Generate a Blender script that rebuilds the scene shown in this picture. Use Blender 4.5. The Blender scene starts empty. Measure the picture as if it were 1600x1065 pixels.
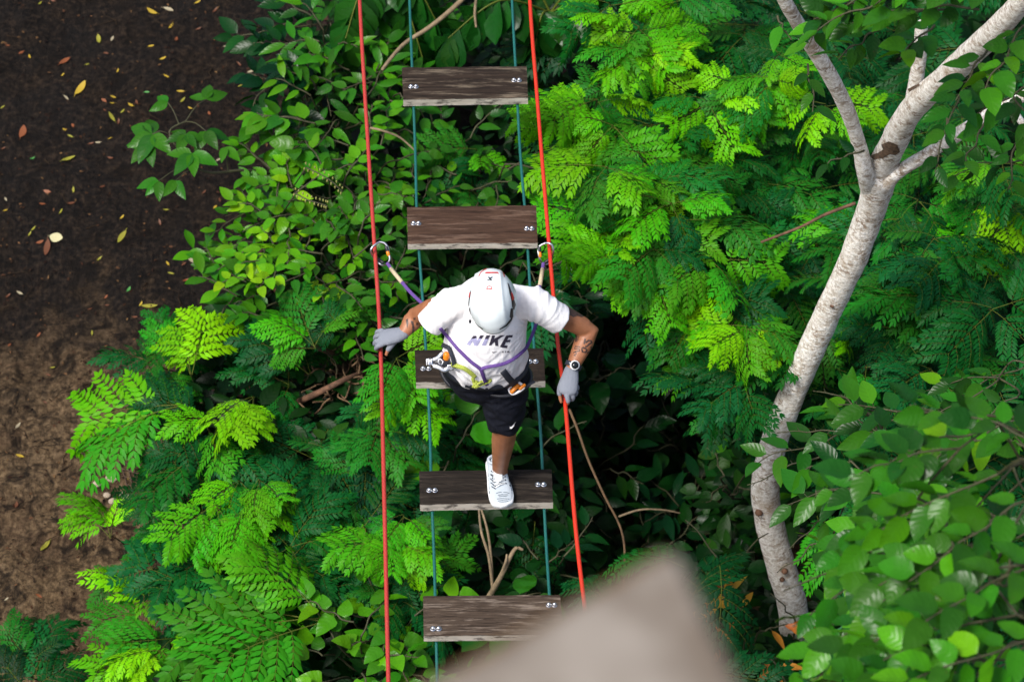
import bpy, math, random
import numpy as np
from mathutils import Vector, Matrix, noise
from mathutils.bvhtree import BVHTree
random.seed(7); rng = np.random.default_rng(11)
S = bpy.context.scene
COL = S.collection
R = math.radians

# ------------------------------------------------------------------ camera
FPX = 5000.0
CAM = Vector((0, -9.127, 12.82))
TILT = R(52)
FWD = Vector((0, math.cos(TILT), -math.sin(TILT)))
UP = Vector((0, math.sin(TILT), math.cos(TILT)))
cd = bpy.data.cameras.new('camera'); cam = bpy.data.objects.new('camera', cd); COL.objects.link(cam)
cam.location = CAM; cam.rotation_euler = (R(90) - TILT, 0, 0)
cd.sensor_width = 36; cd.lens = FPX / 1600 * 36; cd.clip_start = .05; cd.clip_end = 1000
cd.dof.use_dof = True; cd.dof.focus_distance = 15.2; cd.dof.aperture_fstop = 4.5
S.camera = cam

def ray(px, py):
    return FWD + Vector((1, 0, 0)) * ((px - 800) / FPX) + UP * ((532.5 - py) / FPX)
def P(px, py, z):                       # point of the photograph's pixel at height z
    d = ray(px, py); t = (z - CAM.z) / d.z
    return CAM + d * t
def PD(px, py, depth):
    return CAM + ray(px, py) * depth
def scale_at(p):
    return FPX / (Vector(p) - CAM).dot(FWD)

# ------------------------------------------------------------------ materials
def new_mat(name):
    m = bpy.data.materials.new(name); m.use_nodes = True
    nt = m.node_tree; b = nt.nodes['Principled BSDF']
    return m, nt, b
def N(nt, t, **k):
    n = nt.nodes.new(t)
    for a, v in k.items(): setattr(n, a, v)
    return n
def L(nt, a, b): nt.links.new(a, b)
def ramp(nt, fac, stops, interp='LINEAR'):
    r = N(nt, 'ShaderNodeValToRGB'); r.color_ramp.interpolation = interp
    e = r.color_ramp.elements
    while len(e) < len(stops): e.new(.5)
    for i, (p, c) in enumerate(stops):
        e[i].position = p; e[i].color = (*c, 1) if len(c) == 3 else c
    L(nt, fac, r.inputs[0]); return r.outputs[0]
def math_n(nt, op, a, b=None, c=None):
    n = N(nt, 'ShaderNodeMath', operation=op)
    for i, v in enumerate((a, b, c)):
        if v is None: continue
        if isinstance(v, (int, float)): n.inputs[i].default_value = v
        else: L(nt, v, n.inputs[i])
    return n.outputs[0]
def mixc(nt, fac, a, b, mode='MIX'):
    n = N(nt, 'ShaderNodeMix', data_type='RGBA', blend_type=mode)
    for i, v in ((0, fac), (6, a), (7, b)):
        if isinstance(v, (int, float)): n.inputs[i].default_value = v
        elif isinstance(v, tuple): n.inputs[i].default_value = (*v, 1)
        else: L(nt, v, n.inputs[i])
    return n.outputs[2]
def tex(nt, scale, vec=None, detail=4, rough=.55, dist=0, kind='ShaderNodeTexNoise'):
    n = N(nt, kind)
    n.inputs['Scale'].default_value = scale
    if kind == 'ShaderNodeTexNoise':
        n.inputs['Detail'].default_value = detail; n.inputs['Roughness'].default_value = rough
        n.inputs['Distortion'].default_value = dist
    if vec is not None: L(nt, vec, n.inputs['Vector'])
    return n.outputs[0]
def coords(nt, sc=(1, 1, 1), rnd=False, which='Object'):
    t = N(nt, 'ShaderNodeTexCoord'); m = N(nt, 'ShaderNodeMapping')
    m.inputs['Scale'].default_value = sc
    L(nt, t.outputs[which], m.inputs[0])
    if rnd:
        oi = N(nt, 'ShaderNodeObjectInfo'); v = N(nt, 'ShaderNodeVectorMath', operation='SCALE')
        v.inputs[0].default_value = (13, 7, 5); L(nt, math_n(nt, 'MULTIPLY', oi.outputs['Random'], 9.0), v.inputs['Scale'])
        L(nt, v.outputs[0], m.inputs['Location'])
    return m.outputs[0]
def bump(nt, b, h, strength, dist=.01):
    n = N(nt, 'ShaderNodeBump'); n.inputs['Strength'].default_value = strength; n.inputs['Distance'].default_value = dist
    L(nt, h, n.inputs['Height']); L(nt, n.outputs[0], b.inputs['Normal']); return n
def plain(name, col, rough=.5, metal=0, var=.12, scale=60, bmp=.15, spec=.5, bdist=.002):
    m, nt, b = new_mat(name)
    c = coords(nt)
    n = tex(nt, scale, c, 5)
    dk = tuple(x * (1 - var) for x in col); lt = tuple(min(1, x * (1 + var)) for x in col)
    L(nt, ramp(nt, n, [(.3, dk), (.7, lt)]), b.inputs['Base Color'])
    b.inputs['Roughness'].default_value = rough; b.inputs['Metallic'].default_value = metal
    b.inputs['Specular IOR Level'].default_value = spec
    if bmp: bump(nt, b, n, bmp, bdist)
    return m

def leaf_mat(name, stops, rough=.42, trans=.28, spec=.35, veins=8, stem=(.10, .13, .02), vein_amt=.35):
    """colour by the per-leaf attribute 'tone' (0 dark by age and by painted shade .. 1 young and bright); lv = (along, across, random)"""
    m, nt, b = new_mat(name)
    at = N(nt, 'ShaderNodeAttribute', attribute_name='tone')
    lv = N(nt, 'ShaderNodeAttribute', attribute_name='lv')
    sp = N(nt, 'ShaderNodeSeparateXYZ'); L(nt, lv.outputs['Vector'], sp.inputs[0])
    u, v, rd = sp.outputs
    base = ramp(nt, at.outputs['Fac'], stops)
    n = tex(nt, 9, coords(nt), 3)
    fac = math_n(nt, 'MULTIPLY_ADD', n, .5, .75)
    hsv = N(nt, 'ShaderNodeHueSaturation'); L(nt, base, hsv.inputs['Color'])
    L(nt, math_n(nt, 'MULTIPLY_ADD', rd, .05, .475), hsv.inputs['Hue'])
    L(nt, math_n(nt, 'MULTIPLY', fac, math_n(nt, 'MULTIPLY_ADD', rd, .5, .75)), hsv.inputs['Value'])
    av = math_n(nt, 'ABSOLUTE', v)
    mid = math_n(nt, 'LESS_THAN', av, .07)
    sv = math_n(nt, 'SINE', math_n(nt, 'MULTIPLY', math_n(nt, 'SUBTRACT', u, math_n(nt, 'MULTIPLY', av, .22)), veins * 6.283))
    svm = math_n(nt, 'GREATER_THAN', sv, .86)
    vein = math_n(nt, 'MAXIMUM', mid, math_n(nt, 'MULTIPLY', svm, .6))
    c2 = mixc(nt, 1.0, hsv.outputs[0], (1.5, 1.35, 1.6), 'MULTIPLY')
    c3 = mixc(nt, math_n(nt, 'MULTIPLY', vein, vein_amt), hsv.outputs[0], c2)
    old = math_n(nt, 'MULTIPLY', math_n(nt, 'GREATER_THAN', rd, .885), .65); c3 = mixc(nt, old, c3, (.26, .19, .012))      # a few yellowing leaves
    sp2 = ramp(nt, tex(nt, 55, coords(nt), 2, .5), [(.70, (0, 0, 0)), (.76, (.55, .55, .55))]); c3 = mixc(nt, sp2, c3, (.055, .045, .012))   # blemishes
    isstem = math_n(nt, 'LESS_THAN', u, -.5)
    colr = mixc(nt, isstem, c3, stem)
    L(nt, colr, b.inputs['Base Color'])
    b.inputs['Roughness'].default_value = rough; b.inputs['Specular IOR Level'].default_value = spec
    bump(nt, b, math_n(nt, 'ADD', math_n(nt, 'MULTIPLY', sv, .35), math_n(nt, 'MULTIPLY', av, .8)), .22, .003)
    tr = N(nt, 'ShaderNodeBsdfTranslucent')
    ct = mixc(nt, 1.0, colr, (1.3, 1.25, .55), 'MULTIPLY'); L(nt, ct, tr.inputs[0])
    mx = N(nt, 'ShaderNodeMixShader'); mx.inputs[0].default_value = trans
    L(nt, b.outputs[0], mx.inputs[1]); L(nt, tr.outputs[0], mx.inputs[2])
    L(nt, mx.outputs[0], nt.nodes['Material Output'].inputs[0])
    return m
M = {}
M['feather'] = leaf_mat('feathery_leaf', [(0, (.002, .028, .009)), (.3, (.005, .085, .018)), (.55, (.012, .17, .009)), (.8, (.050, .32, .002)), (1, (.15, .47, .002))], rough=.42, spec=.09, trans=.14, veins=3, vein_amt=.4)
M['broad'] = leaf_mat('broad_leaf', [(0, (.003, .028, .010)), (.35, (.008, .080, .008)), (.6, (.020, .18, .006)), (.85, (.075, .33, .004)), (1, (.18, .44, .005))], rough=.27, spec=.15, trans=.18, veins=6, vein_amt=.16)
M['shade'] = leaf_mat('shade_toned_understorey_leaf', [(0, (.0012, .009, .0035)), (.5, (.0035, .032, .005)), (1, (.014, .095, .007))], rough=.42, spec=.12, trans=.12, veins=6, vein_amt=.15)  # leaf colour sunk towards black to paint the deep shade under the shrubs
M['warm'] = leaf_mat('young_red_leaf', [(0, (.03, .13, .01)), (.4, (.13, .15, .012)), (.7, (.42, .13, .02)), (1, (.58, .36, .04))], rough=.4, spec=.2, veins=6, stem=(.2, .06, .02), vein_amt=.15)
M['stem'] = plain('green_brown_stem', (.040, .040, .014), .7, scale=30, var=.4)
M['bark'] = plain('brown_bark', (.11, .055, .03), .85, scale=25, var=.5, bmp=.6)
M['dead'] = plain('dry_dead_wood', (.19, .14, .08), .85, scale=30, var=.35, bmp=.5)
M['vine'] = plain('brown_vine', (.11, .065, .03), .85, scale=30, var=.35, bmp=.5)

# ------------------------------------------------------------------ mesh helpers
OFF = {}
def tag(o, label=None, cat=None, group=None, kind=None):
    if label: o['label'] = label
    if cat: o['category'] = cat
    if group: o['group'] = group
    if kind: o['kind'] = kind
    return o
def thing(name, loc, label, cat, group=None):
    o = bpy.data.objects.new(name, None); COL.objects.link(o); o.location = Vector(loc)
    o.empty_display_size = .1
    OFF[o.name] = Vector(loc); return tag(o, label, cat, group)
def link(name, me, mats, parent=None, loc=None):
    o = bpy.data.objects.new(name, me); COL.objects.link(o)
    for m in (mats if isinstance(mats, (list, tuple)) else [mats]):
        if m is not None: me.materials.append(m)
    if parent: o.parent = parent; OFF[o.name] = OFF[parent.name]
    else:
        o.location = Vector(loc) if loc is not None else Vector((0, 0, 0)); OFF[o.name] = o.location.copy()
    return o
def mk(name, V, F, mats, parent=None, loc=None, smooth=True, mi=None):
    """V in world coordinates"""
    off = OFF[parent.name] if parent else (Vector(loc) if loc is not None else Vector((0, 0, 0)))
    me = bpy.data.meshes.new(name)
    me.from_pydata([tuple(Vector(v) - off) for v in V], [], [tuple(f) for f in F]); me.update()
    if smooth: me.polygons.foreach_set('use_smooth', [True] * len(me.polygons))
    if mi is not None: me.polygons.foreach_set('material_index', mi)
    return link(name, me, mats, parent, loc)
def mk_np(name, V, Q, mats, parent=None, loc=None, lv=None, tone=None, mi=None):
    off = OFF[parent.name] if parent else (Vector(loc) if loc is not None else Vector((0, 0, 0)))
    V = np.asarray(V, np.float32) - np.array(off, np.float32)
    Q = np.asarray(Q, np.int32)
    me = bpy.data.meshes.new(name)
    me.vertices.add(len(V)); me.vertices.foreach_set('co', V.ravel())
    me.loops.add(Q.size); me.loops.foreach_set('vertex_index', Q.ravel())
    me.polygons.add(len(Q)); me.polygons.foreach_set('loop_start', np.arange(0, Q.size, 4, dtype=np.int32))
    me.polygons.foreach_set('use_smooth', np.ones(len(Q), bool))
    if lv is not None:
        a = me.attributes.new('lv', 'FLOAT_VECTOR', 'POINT'); a.data.foreach_set('vector', np.asarray(lv, np.float32).ravel())
        a = me.attributes.new('tone', 'FLOAT', 'POINT'); a.data.foreach_set('value', np.asarray(tone, np.float32).ravel())
    me.update(calc_edges=True); me.validate()
    return link(name, me, mats, parent, loc)

class MB:
    def __init__(s): s.V = []; s.F = []
    def add(s, V, F):
        n = len(s.V); s.V += [Vector(v) for v in V]; s.F += [tuple(i + n for i in f) for f in F]; return s
    def tube(s, pts, rads, ref=(1, 0, 0), n=10, cap=True, rnd=True):
        pts = [Vector(p) for p in pts]
        rads = [(r, r) if isinstance(r, (int, float)) else tuple(r) for r in (rads if isinstance(rads, list) else [rads] * len(pts))]
        if rnd and cap:
            t0 = (pts[0] - pts[1]).normalized(); t1 = (pts[-1] - pts[-2]).normalized()
            a, b = rads[0], rads[-1]; ra, rb = min(a), min(b)
            pts = [pts[0] + t0 * ra * .8, pts[0] + t0 * ra * .5] + pts + [pts[-1] + t1 * rb * .5, pts[-1] + t1 * rb * .8]
            rads = [(a[0] * .5, a[1] * .5), (a[0] * .83, a[1] * .83)] + rads + [(b[0] * .83, b[1] * .83), (b[0] * .5, b[1] * .5)]
        V = []; F = []
        ref = Vector(ref)
        for i, p in enumerate(pts):
            t = (pts[min(i + 1, len(pts) - 1)] - pts[max(i - 1, 0)]).normalized()
            x = ref - t * ref.dot(t)
            if x.length < 1e-4: x = t.orthogonal()
            x.normalize(); y = t.cross(x)
            for k in range(n):
                a = 2 * math.pi * k / n
                V.append(p + x * math.cos(a) * rads[i][0] + y * math.sin(a) * rads[i][1])
        for i in range(len(pts) - 1):
            for k in range(n):
                F.append((i * n + k, i * n + (k + 1) % n, (i + 1) * n + (k + 1) % n, (i + 1) * n + k))
        if cap:
            F.append(tuple(range(n))[::-1]); m = (len(pts) - 1) * n; F.append(tuple(m + k for k in range(n)))
        return s.add(V, F)
    def loop(s, pts, r, n=8):
        pts = [Vector(p) for p in pts]; m = len(pts); V = []; F = []
        for i, p in enumerate(pts):
            t = (pts[(i + 1) % m] - pts[i - 1]).normalized(); x = FWD - t * FWD.dot(t); x.normalize(); y = t.cross(x)
            rr = r if isinstance(r, (int, float)) else r[i]
            for k in range(n):
                a = 2 * math.pi * k / n; V.append(p + (x * math.cos(a) + y * math.sin(a)) * rr)
        for i in range(m):
            j = (i + 1) % m
            for k in range(n): F.append((i * n + k, i * n + (k + 1) % n, j * n + (k + 1) % n, j * n + k))
        return s.add(V, F)
    def ellipsoid(s, c, r, rot=None, nu=16, nv=10):
        c = Vector(c); V = []; F = []
        for j in range(nv + 1):
            ph = math.pi * j / nv
            for i in range(nu):
                th = 2 * math.pi * i / nu
                v = Vector((r[0] * math.sin(ph) * math.cos(th), r[1] * math.sin(ph) * math.sin(th), r[2] * math.cos(ph)))
                if j in (0, nv): v = Vector((1e-5 * math.cos(th), 1e-5 * math.sin(th), v.z))
                if rot: v = rot @ v
                V.append(c + v)
        for j in range(nv):
            for i in range(nu): F.append((j * nu + i, (j + 1) * nu + i, (j + 1) * nu + (i + 1) % nu, j * nu + (i + 1) % nu))
        return s.add(V, F)
    def box(s, c, x, y, z, bev=.0):
        """box with half axis vectors x, y, z and chamfered edges"""
        c, x, y, z = map(Vector, (c, x, y, z)); V = []; F = []
        lx, ly, lz = x.length, y.length, z.length
        bx, by, bz = (1 - bev / lx, 1 - bev / ly, 1 - bev / lz) if bev else (1, 1, 1)
        if not bev:
            V = [c + x * i + y * j + z * k for i in (-1, 1) for j in (-1, 1) for k in (-1, 1)]
            F = [(0, 1, 3, 2), (4, 6, 7, 5), (0, 4, 5, 1), (2, 3, 7, 6), (0, 2, 6, 4), (1, 5, 7, 3)]
            return s.add(V, F)
        idx = {}
        for i in (-1, 1):
            for j in (-1, 1):
                for k in (-1, 1):
                    idx[i, j, k, 0] = len(V); V.append(c + x * i + y * j * by + z * k * bz)
                    idx[i, j, k, 1] = len(V); V.append(c + x * i * bx + y * j + z * k * bz)
                    idx[i, j, k, 2] = len(V); V.append(c + x * i * bx + y * j * by + z * k)
        q = lambda a, *l: F.append(tuple(idx[t] for t in l))
        for i in (-1, 1):
            F.append(tuple(idx[i, j, k, 0] for j, k in ((-1, -1), (1, -1), (1, 1), (-1, 1))))
            F.append(tuple(idx[j, i, k, 1] for j, k in ((-1, -1), (1, -1), (1, 1), (-1, 1))))
            F.append(tuple(idx[j, k, i, 2] for j, k in ((-1, -1), (1, -1), (1, 1), (-1, 1))))
        for i in (-1, 1):
            for j in (-1, 1):
                F.append((idx[i, j, -1, 0], idx[i, j, 1, 0], idx[i, j, 1, 1], idx[i, j, -1, 1]))
                F.append((idx[i, -1, j, 0], idx[i, 1, j, 0], idx[i, 1, j, 2], idx[i, -1, j, 2]))
                F.append((idx[-1, i, j, 1], idx[1, i, j, 1], idx[1, i, j, 2], idx[-1, i, j, 2]))
                for k in (-1, 1): F.append((idx[i, j, k, 0], idx[i, j, k, 1], idx[i, j, k, 2]))
        return s.add(V, F)
    def build(s, name, mat, parent=None, loc=None, smooth=True):
        o = mk(name, s.V, s.F, mat, parent, loc, smooth)
        import bmesh
        bm = bmesh.new(); bm.from_mesh(o.data); bmesh.ops.recalc_face_normals(bm, faces=bm.faces); bm.to_mesh(o.data); bm.free()
        return o
    def remesh(s, voxel, smooth=4, fac=.5):
        me = bpy.data.meshes.new('t'); me.from_pydata([tuple(v) for v in s.V], [], s.F)
        import bmesh
        bm = bmesh.new(); bm.from_mesh(me); bmesh.ops.recalc_face_normals(bm, faces=bm.faces); bm.to_mesh(me); bm.free()
        o = bpy.data.objects.new('t', me); COL.objects.link(o)
        r = o.modifiers.new('r', 'REMESH'); r.mode = 'VOXEL'; r.voxel_size = voxel
        sm = o.modifiers.new('s', 'SMOOTH'); sm.factor = fac; sm.iterations = smooth
        dg = bpy.context.evaluated_depsgraph_get()
        m2 = bpy.data.meshes.new_from_object(o.evaluated_get(dg))
        V = [v.co.copy() for v in m2.vertices]; F = [tuple(p.vertices) for p in m2.polygons]; NN = [v.normal.copy() for v in m2.vertices]
        bpy.data.objects.remove(o); bpy.data.meshes.remove(me); bpy.data.meshes.remove(m2)
        return V, F, NN

def smooth_path(pts, k=6):
    """Catmull-Rom through the points (Vectors or tuples of any length)"""
    pts = [np.array(p, float) for p in pts]; out = []
    for i in range(len(pts) - 1):
        p0, p1, p2, p3 = pts[max(i - 1, 0)], pts[i], pts[i + 1], pts[min(i + 2, len(pts) - 1)]
        for j in range(k):
            t = j / k
            out.append(.5 * (2 * p1 + (p2 - p0) * t + (2 * p0 - 5 * p1 + 4 * p2 - p3) * t * t + (3 * p1 - p0 - 3 * p2 + p3) * t ** 3))
    out.append(pts[-1]); return out
def pip(x, y, poly):
    c = False; j = len(poly) - 1
    for i in range(len(poly)):
        xi, yi = poly[i]; xj, yj = poly[j]
        if (yi > y) != (yj > y) and x < (xj - xi) * (y - yi) / (yj - yi + 1e-12) + xi: c = not c
        j = i
    return c
def print_on(bvh, polys, step=.5, lift=.002):
    """thin print following a surface: filled outlines laid onto it"""
    V = []; F = []; idx = {}
    def vert(i, j, x, y):
        if (i, j) not in idx:
            h = bvh.ray_cast(CAM, ray(x, y).normalized())
            if h[0] is None: idx[i, j] = -1
            else:
                n = h[1] if h[1].dot(FWD) < 0 else -h[1]
                idx[i, j] = len(V); V.append(h[0] + n * lift)
        return idx[i, j]
    for poly in polys:
        xs = [p[0] for p in poly]; ys = [p[1] for p in poly]
        for i in range(int(min(xs) / step) - 1, int(max(xs) / step) + 2):
            for j in range(int(min(ys) / step) - 1, int(max(ys) / step) + 2):
                if pip((i + .5) * step, (j + .5) * step, poly):
                    q = [vert(a, b, a * step, b * step) for a, b in ((i, j), (i, j + 1), (i + 1, j + 1), (i + 1, j))]
                    if -1 not in q and max((V[q[k]] - V[q[k - 1]]).length for k in range(4)) < .03: F.append(tuple(q))
    return V, F
def zc(pts, k, ox, oy): return [(x / k + ox, y / k + oy) for x, y in pts]
def stroke(pts, w):
    """outline of a brush stroke in plan"""
    l = []; r = []
    for i, p in enumerate(pts):
        a = pts[max(i - 1, 0)]; b = pts[min(i + 1, len(pts) - 1)]
        d = math.hypot(b[0] - a[0], b[1] - a[1]) or 1
        nx, ny = -(b[1] - a[1]) / d * w, (b[0] - a[0]) / d * w
        l.append((p[0] + nx, p[1] + ny)); r.append((p[0] - nx, p[1] - ny))
    return l + r[::-1]
# ------------------------------------------------------------------ ground
def sstep(a, b, x):
    t = np.clip((x - a) / (b - a), 0, 1); return t * t * (3 - 2 * t)
GZ = -3.5
def ground_z(x, y):
    x = np.asarray(x, float); y = np.asarray(y, float)
    return GZ - .7 * sstep(-1.2, 1.6, x) - 1.7 * np.exp(-((x - .95) / .65) ** 2) * sstep(-.5, 1.0, y) * (1 - sstep(4.2, 6, y))   # gully beside the bridge, added so the gap there falls dark
def soil_material():
    m, nt, b = new_mat('damp_soil')
    c = coords(nt)
    big = tex(nt, .45, c, 3, .5, .4); mid = tex(nt, 2.2, c, 6, .65, .6); fine = tex(nt, 28, c, 6, .7); grit = tex(nt, 110, c, 3, .7)
    st = coords(nt, (9, 1.3, 1)); 
    mp = [n for n in nt.nodes if n.bl_idname == 'ShaderNodeMapping'][-1]; mp.inputs['Rotation'].default_value = (0, 0, R(62))
    streak = tex(nt, 2.2, st, 4, .6, .3)
    sep = N(nt, 'ShaderNodeSeparateXYZ'); L(nt, c, sep.inputs[0])
    # a lighter sandy strip where the bank has dried, with a ragged border
    g = math_n(nt, 'ADD', math_n(nt, 'MULTIPLY', sep.outputs[1], -.55), math_n(nt, 'MULTIPLY', sep.outputs[0], .10))
    g = math_n(nt, 'ADD', g, math_n(nt, 'MULTIPLY_ADD', mid, 1.5, math_n(nt, 'MULTIPLY_ADD', big, 1.3, 1.60)))
    sand = ramp(nt, g, [(.98, (0, 0, 0)), (1.0, (1, 1, 1))])
    nt.nodes[-1]
    rr = [n for n in nt.nodes if n.bl_idname == 'ShaderNodeValToRGB'][-1]
    gm = N(nt, 'ShaderNodeMapRange'); gm.inputs[1].default_value = .60; gm.inputs[2].default_value = 1.25; L(nt, g, gm.inputs[0])
    gm.interpolation_type = 'SMOOTHSTEP'
    dark = ramp(nt, fine, [(.38, (.0022, .0017, .0013)), (.50, (.0085, .0062, .0046)), (.66, (.030, .020, .013))])
    dark = mixc(nt, ramp(nt, mid, [(.45, (0, 0, 0)), (.7, (.7, .7, .7))]), dark, ramp(nt, fine, [(.38, (.005, .0036, .0026)), (.66, (.040, .026, .016))]))
    lite = ramp(nt, fine, [(.36, (.034, .022, .011)), (.5, (.105, .069, .036)), (.66, (.20, .138, .078))])
    lite = mixc(nt, ramp(nt, mid, [(.5, (0, 0, 0)), (.72, (.75, .75, .75))]), lite, (.05, .03, .019))
    colr = mixc(nt, gm.outputs[0], dark, lite)
    colr = mixc(nt, math_n(nt, 'MULTIPLY', ramp(nt, streak, [(.52, (0, 0, 0)), (.7, (1, 1, 1))]), .45), colr, (.012, .009, .007))
    vo = tex(nt, 16, coords(nt), kind='ShaderNodeTexVoronoi'); clod = tex(nt, 7, c, 8, .75, 1.0)
    colr = mixc(nt, ramp(nt, clod, [(.40, (.85, .85, .85)), (.52, (0, 0, 0))]), colr, (.004, .003, .0022))
    spk = ramp(nt, grit, [(.66, (0, 0, 0)), (.75, (1, 1, 1))])
    colr = mixc(nt, math_n(nt, 'MULTIPLY', spk, .35), colr, (.11, .07, .04))
    L(nt, colr, b.inputs['Base Color'])
    L(nt, ramp(nt, mid, [(.3, (.5, .5, .5)), (.65, (.95, .95, .95))]), b.inputs['Roughness'])
    b.inputs['Specular IOR Level'].default_value = .12
    h = math_n(nt, 'ADD', math_n(nt, 'MULTIPLY', fine, .7), math_n(nt, 'ADD', math_n(nt, 'MULTIPLY', streak, .8), math_n(nt, 'ADD', math_n(nt, 'MULTIPLY', grit, .3), math_n(nt, 'MULTIPLY', clod, 2.0))))
    bump(nt, b, h, .9, .02)
    return m
def build_ground():
    xs = np.concatenate([[-300, -120, -50, -20, -9], np.arange(-5, .6, .045), np.arange(.8, 8, .4), [10, 20, 50, 120, 300]])
    ys = np.concatenate([[-300, -120, -50, -20, -8], np.arange(-1, 9, .05), [10, 12, 16, 25, 50, 120, 300]])
    X, Y = np.meshgrid(xs, ys, indexing='ij'); Z = ground_z(X, Y)
    V = np.stack([X, Y, Z], -1).reshape(-1, 3)
    for v in V:
        if -5 < v[0] < .6 and -1 < v[1] < 9:
            p = Vector((v[0], v[1], 0))
            v[2] += .05 * noise.noise(p * .8) + .03 * noise.noise(p * 3.1) + .024 * noise.noise(p * 8) * (1 + noise.noise(p * 1.3))
            # tyre-worn streaks running across the bank
            q = Vector((v[0] * .9 + v[1] * .45, v[1] * .1, 3))
            v[2] += .012 * noise.noise(q * 7)
    n = len(ys); Q = [(i * n + j, (i + 1) * n + j, (i + 1) * n + j + 1, i * n + j + 1) for i in range(len(xs) - 1) for j in range(n - 1)]
    o = mk_np('ground', V, Q, soil_material()); tag(o, kind='structure')
    return o
GROUND = build_ground()
GBVH = BVHTree.FromPolygons([tuple(v.co) for v in GROUND.data.vertices], [tuple(p.vertices) for p in GROUND.data.polygons])
def on_ground(px, py):
    h = GBVH.ray_cast(CAM, ray(px, py).normalized()); return h[0], h[1]

# fallen leaves, each where it lies
def simple_mat(name, col, var=.25):
    return plain(name, col, .55, var=var, scale=40, bmp=.2)
FM = {'y': [simple_mat('yellow_leaf', (.34, .23, .010)), simple_mat('lime_yellow_leaf', (.21, .20, .012))],
      'o': [simple_mat('orange_brown_leaf', (.17, .046, .008)), simple_mat('rust_leaf', (.095, .028, .005))],
      'w': [simple_mat('bleached_leaf', (.28, .24, .15))], 'g': [simple_mat('green_leaf_fallen', (.04, .19, .03))]}
def fallen_mesh(seed, wide=.36, curl=.25):
    r = random.Random(seed); V = []; F = []
    n = 7
    bend = r.uniform(-.25, .25); cup = r.uniform(.05, .3) * curl * 4
    for i in range(n):
        u = i / (n - 1); w = wide * math.sin(math.pi * min(1, u * .93 + .03)) ** .8 * .5
        cy = bend * math.sin(u * 2.4) * .5; z = curl * (u - .5) ** 2 * r.uniform(.7, 1.3)
        for k in (-1, 0, 1): V.append((u - .5, cy + k * w, z + abs(k) * cup * w + .03))
    for i in range(n - 1):
        for k in range(2):
            a = i * 3 + k; F.append((a, a + 3, a + 4, a + 1))
    V += [(.5, V[-2][1], V[-2][2]), (.68, V[-2][1] + .03, V[-2][2]), (.68, V[-2][1] + .055, V[-2][2]), (.5, V[-2][1] + .025, V[-2][2])]
    m = len(V); F.append((m - 4, m - 3, m - 2, m - 1))
    me = bpy.data.meshes.new('fallen_leaf'); me.from_pydata(V, [], F); me.polygons.foreach_set('use_smooth', [True] * len(F)); me.update()
    return me
Z4 = {'y': [(186,18),(705,52),(915,12),(790,122),(460,186),(700,217),(138,265),(754,272),(403,300),(289,347),(372,411),(545,330),(770,355),(835,425),(844,466),(524,450),(521,478),(606,486),(567,518),(516,543),(510,643),(318,740),(341,880),(282,980),(25,975),(12,498),(767,972),(1110,400),(300,600),(325,632),(997,960),(565,1005),(155,1060),(880,500)],
      'o': [(245,5),(995,50),(918,135),(815,187),(995,182),(100,247),(300,287),(38,215),(490,250),(480,468),(635,475),(485,512),(335,583),(100,610),(550,565),(420,668),(513,733),(740,1030),(472,865),(1120,545),(970,525),(915,490),(945,890),(1015,930),(1105,300),(330,940),(220,885),(15,690),(195,945)],
      'w': [(780,48),(1050,218),(520,182),(1145,265),(455,660),(1160,335),(305,455),(27,925),(1012,742)], 'g': [(680,430),(150,733)]}
Z5 = {'y': [(138,18),(565,33),(460,132),(790,200),(693,350),(425,475),(243,637),(92,1045),(650,340),(775,155)], 'w': [(885,135),(92,292),(83,905)],
      'o': [(185,53),(218,83),(38,305),(850,157),(930,155),(490,307),(495,347),(860,233),(45,532),(625,400),(180,485),(415,365),(225,670),(210,795)], 'g': [(595,275)]}
Z6 = {'y': [(458,110),(594,80),(212,398),(765,270)], 'o': [(73,203),(455,200),(180,625)], 'w': [(30,640)], 'g': []}
LEAFTXT = {'y': ('small yellow fallen leaf lying on the bare dark soil', 'yellow leaves fallen on the soil'),
           'o': ('orange-brown withered leaf lying on the bare dark soil', 'orange-brown leaves fallen on the soil'),
           'w': ('small bleached whitish leaf lying on the bare soil', 'bleached leaves fallen on the soil'),
           'g': ('small fresh green leaf dropped on the bare soil', 'green leaves dropped on the soil')}
BIG = {(372,411): .15, (705,52): .1, (300,287): .11, (460,186): .1, (100,610): .12, (318,740): .11, (218,83): .155, (885,135): .125, (565,33): .13, (780,48): .1, (693,350): .12, (516,543): .09, (458,110): .11, (212,398): .11}
meshes = {}
for k in 'yowg':
    for j, m in enumerate(FM[k]):
        for s in range(4):
            me = fallen_mesh(hash((k, j, s)) % 1000 + s * 7, wide=random.uniform(.3, .46), curl=random.uniform(.1, .6)); me.materials.append(m)
            meshes.setdefault(k, []).append(me)
def lay(me, px, py, size, ang=None, label=None, group=None):
    p, n = on_ground(px, py)
    if p is None: return
    o = bpy.data.objects.new('fallen_leaf', me); COL.objects.link(o)
    o.location = p + Vector((0, 0, .004))
    q = n.to_track_quat('Z', 'Y') @ Matrix.Rotation(random.uniform(0, 6.28) if ang is None else ang, 4, 'Z').to_quaternion()
    o.rotation_mode = 'QUATERNION'; o.rotation_quaternion = q; o.scale = (size,) * 3
    return tag(o, label, 'leaf', group)
random.seed(5)
for zs, oy in ((Z4, 0), (Z5, 360), (Z6, 720)):
    for k, pts in zs.items():
        for (x, y) in pts:
            s = .88 * BIG.get((x, y), random.uniform(.036, .062))
            lay(random.choice(meshes[k]), x / 2.961, y / 2.961 + oy, s, None, *LEAFTXT[k])
me = fallen_mesh(77, .95, .08); me.materials.append(simple_mat('pale_cream_leaf', (.50, .47, .26)))
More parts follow.
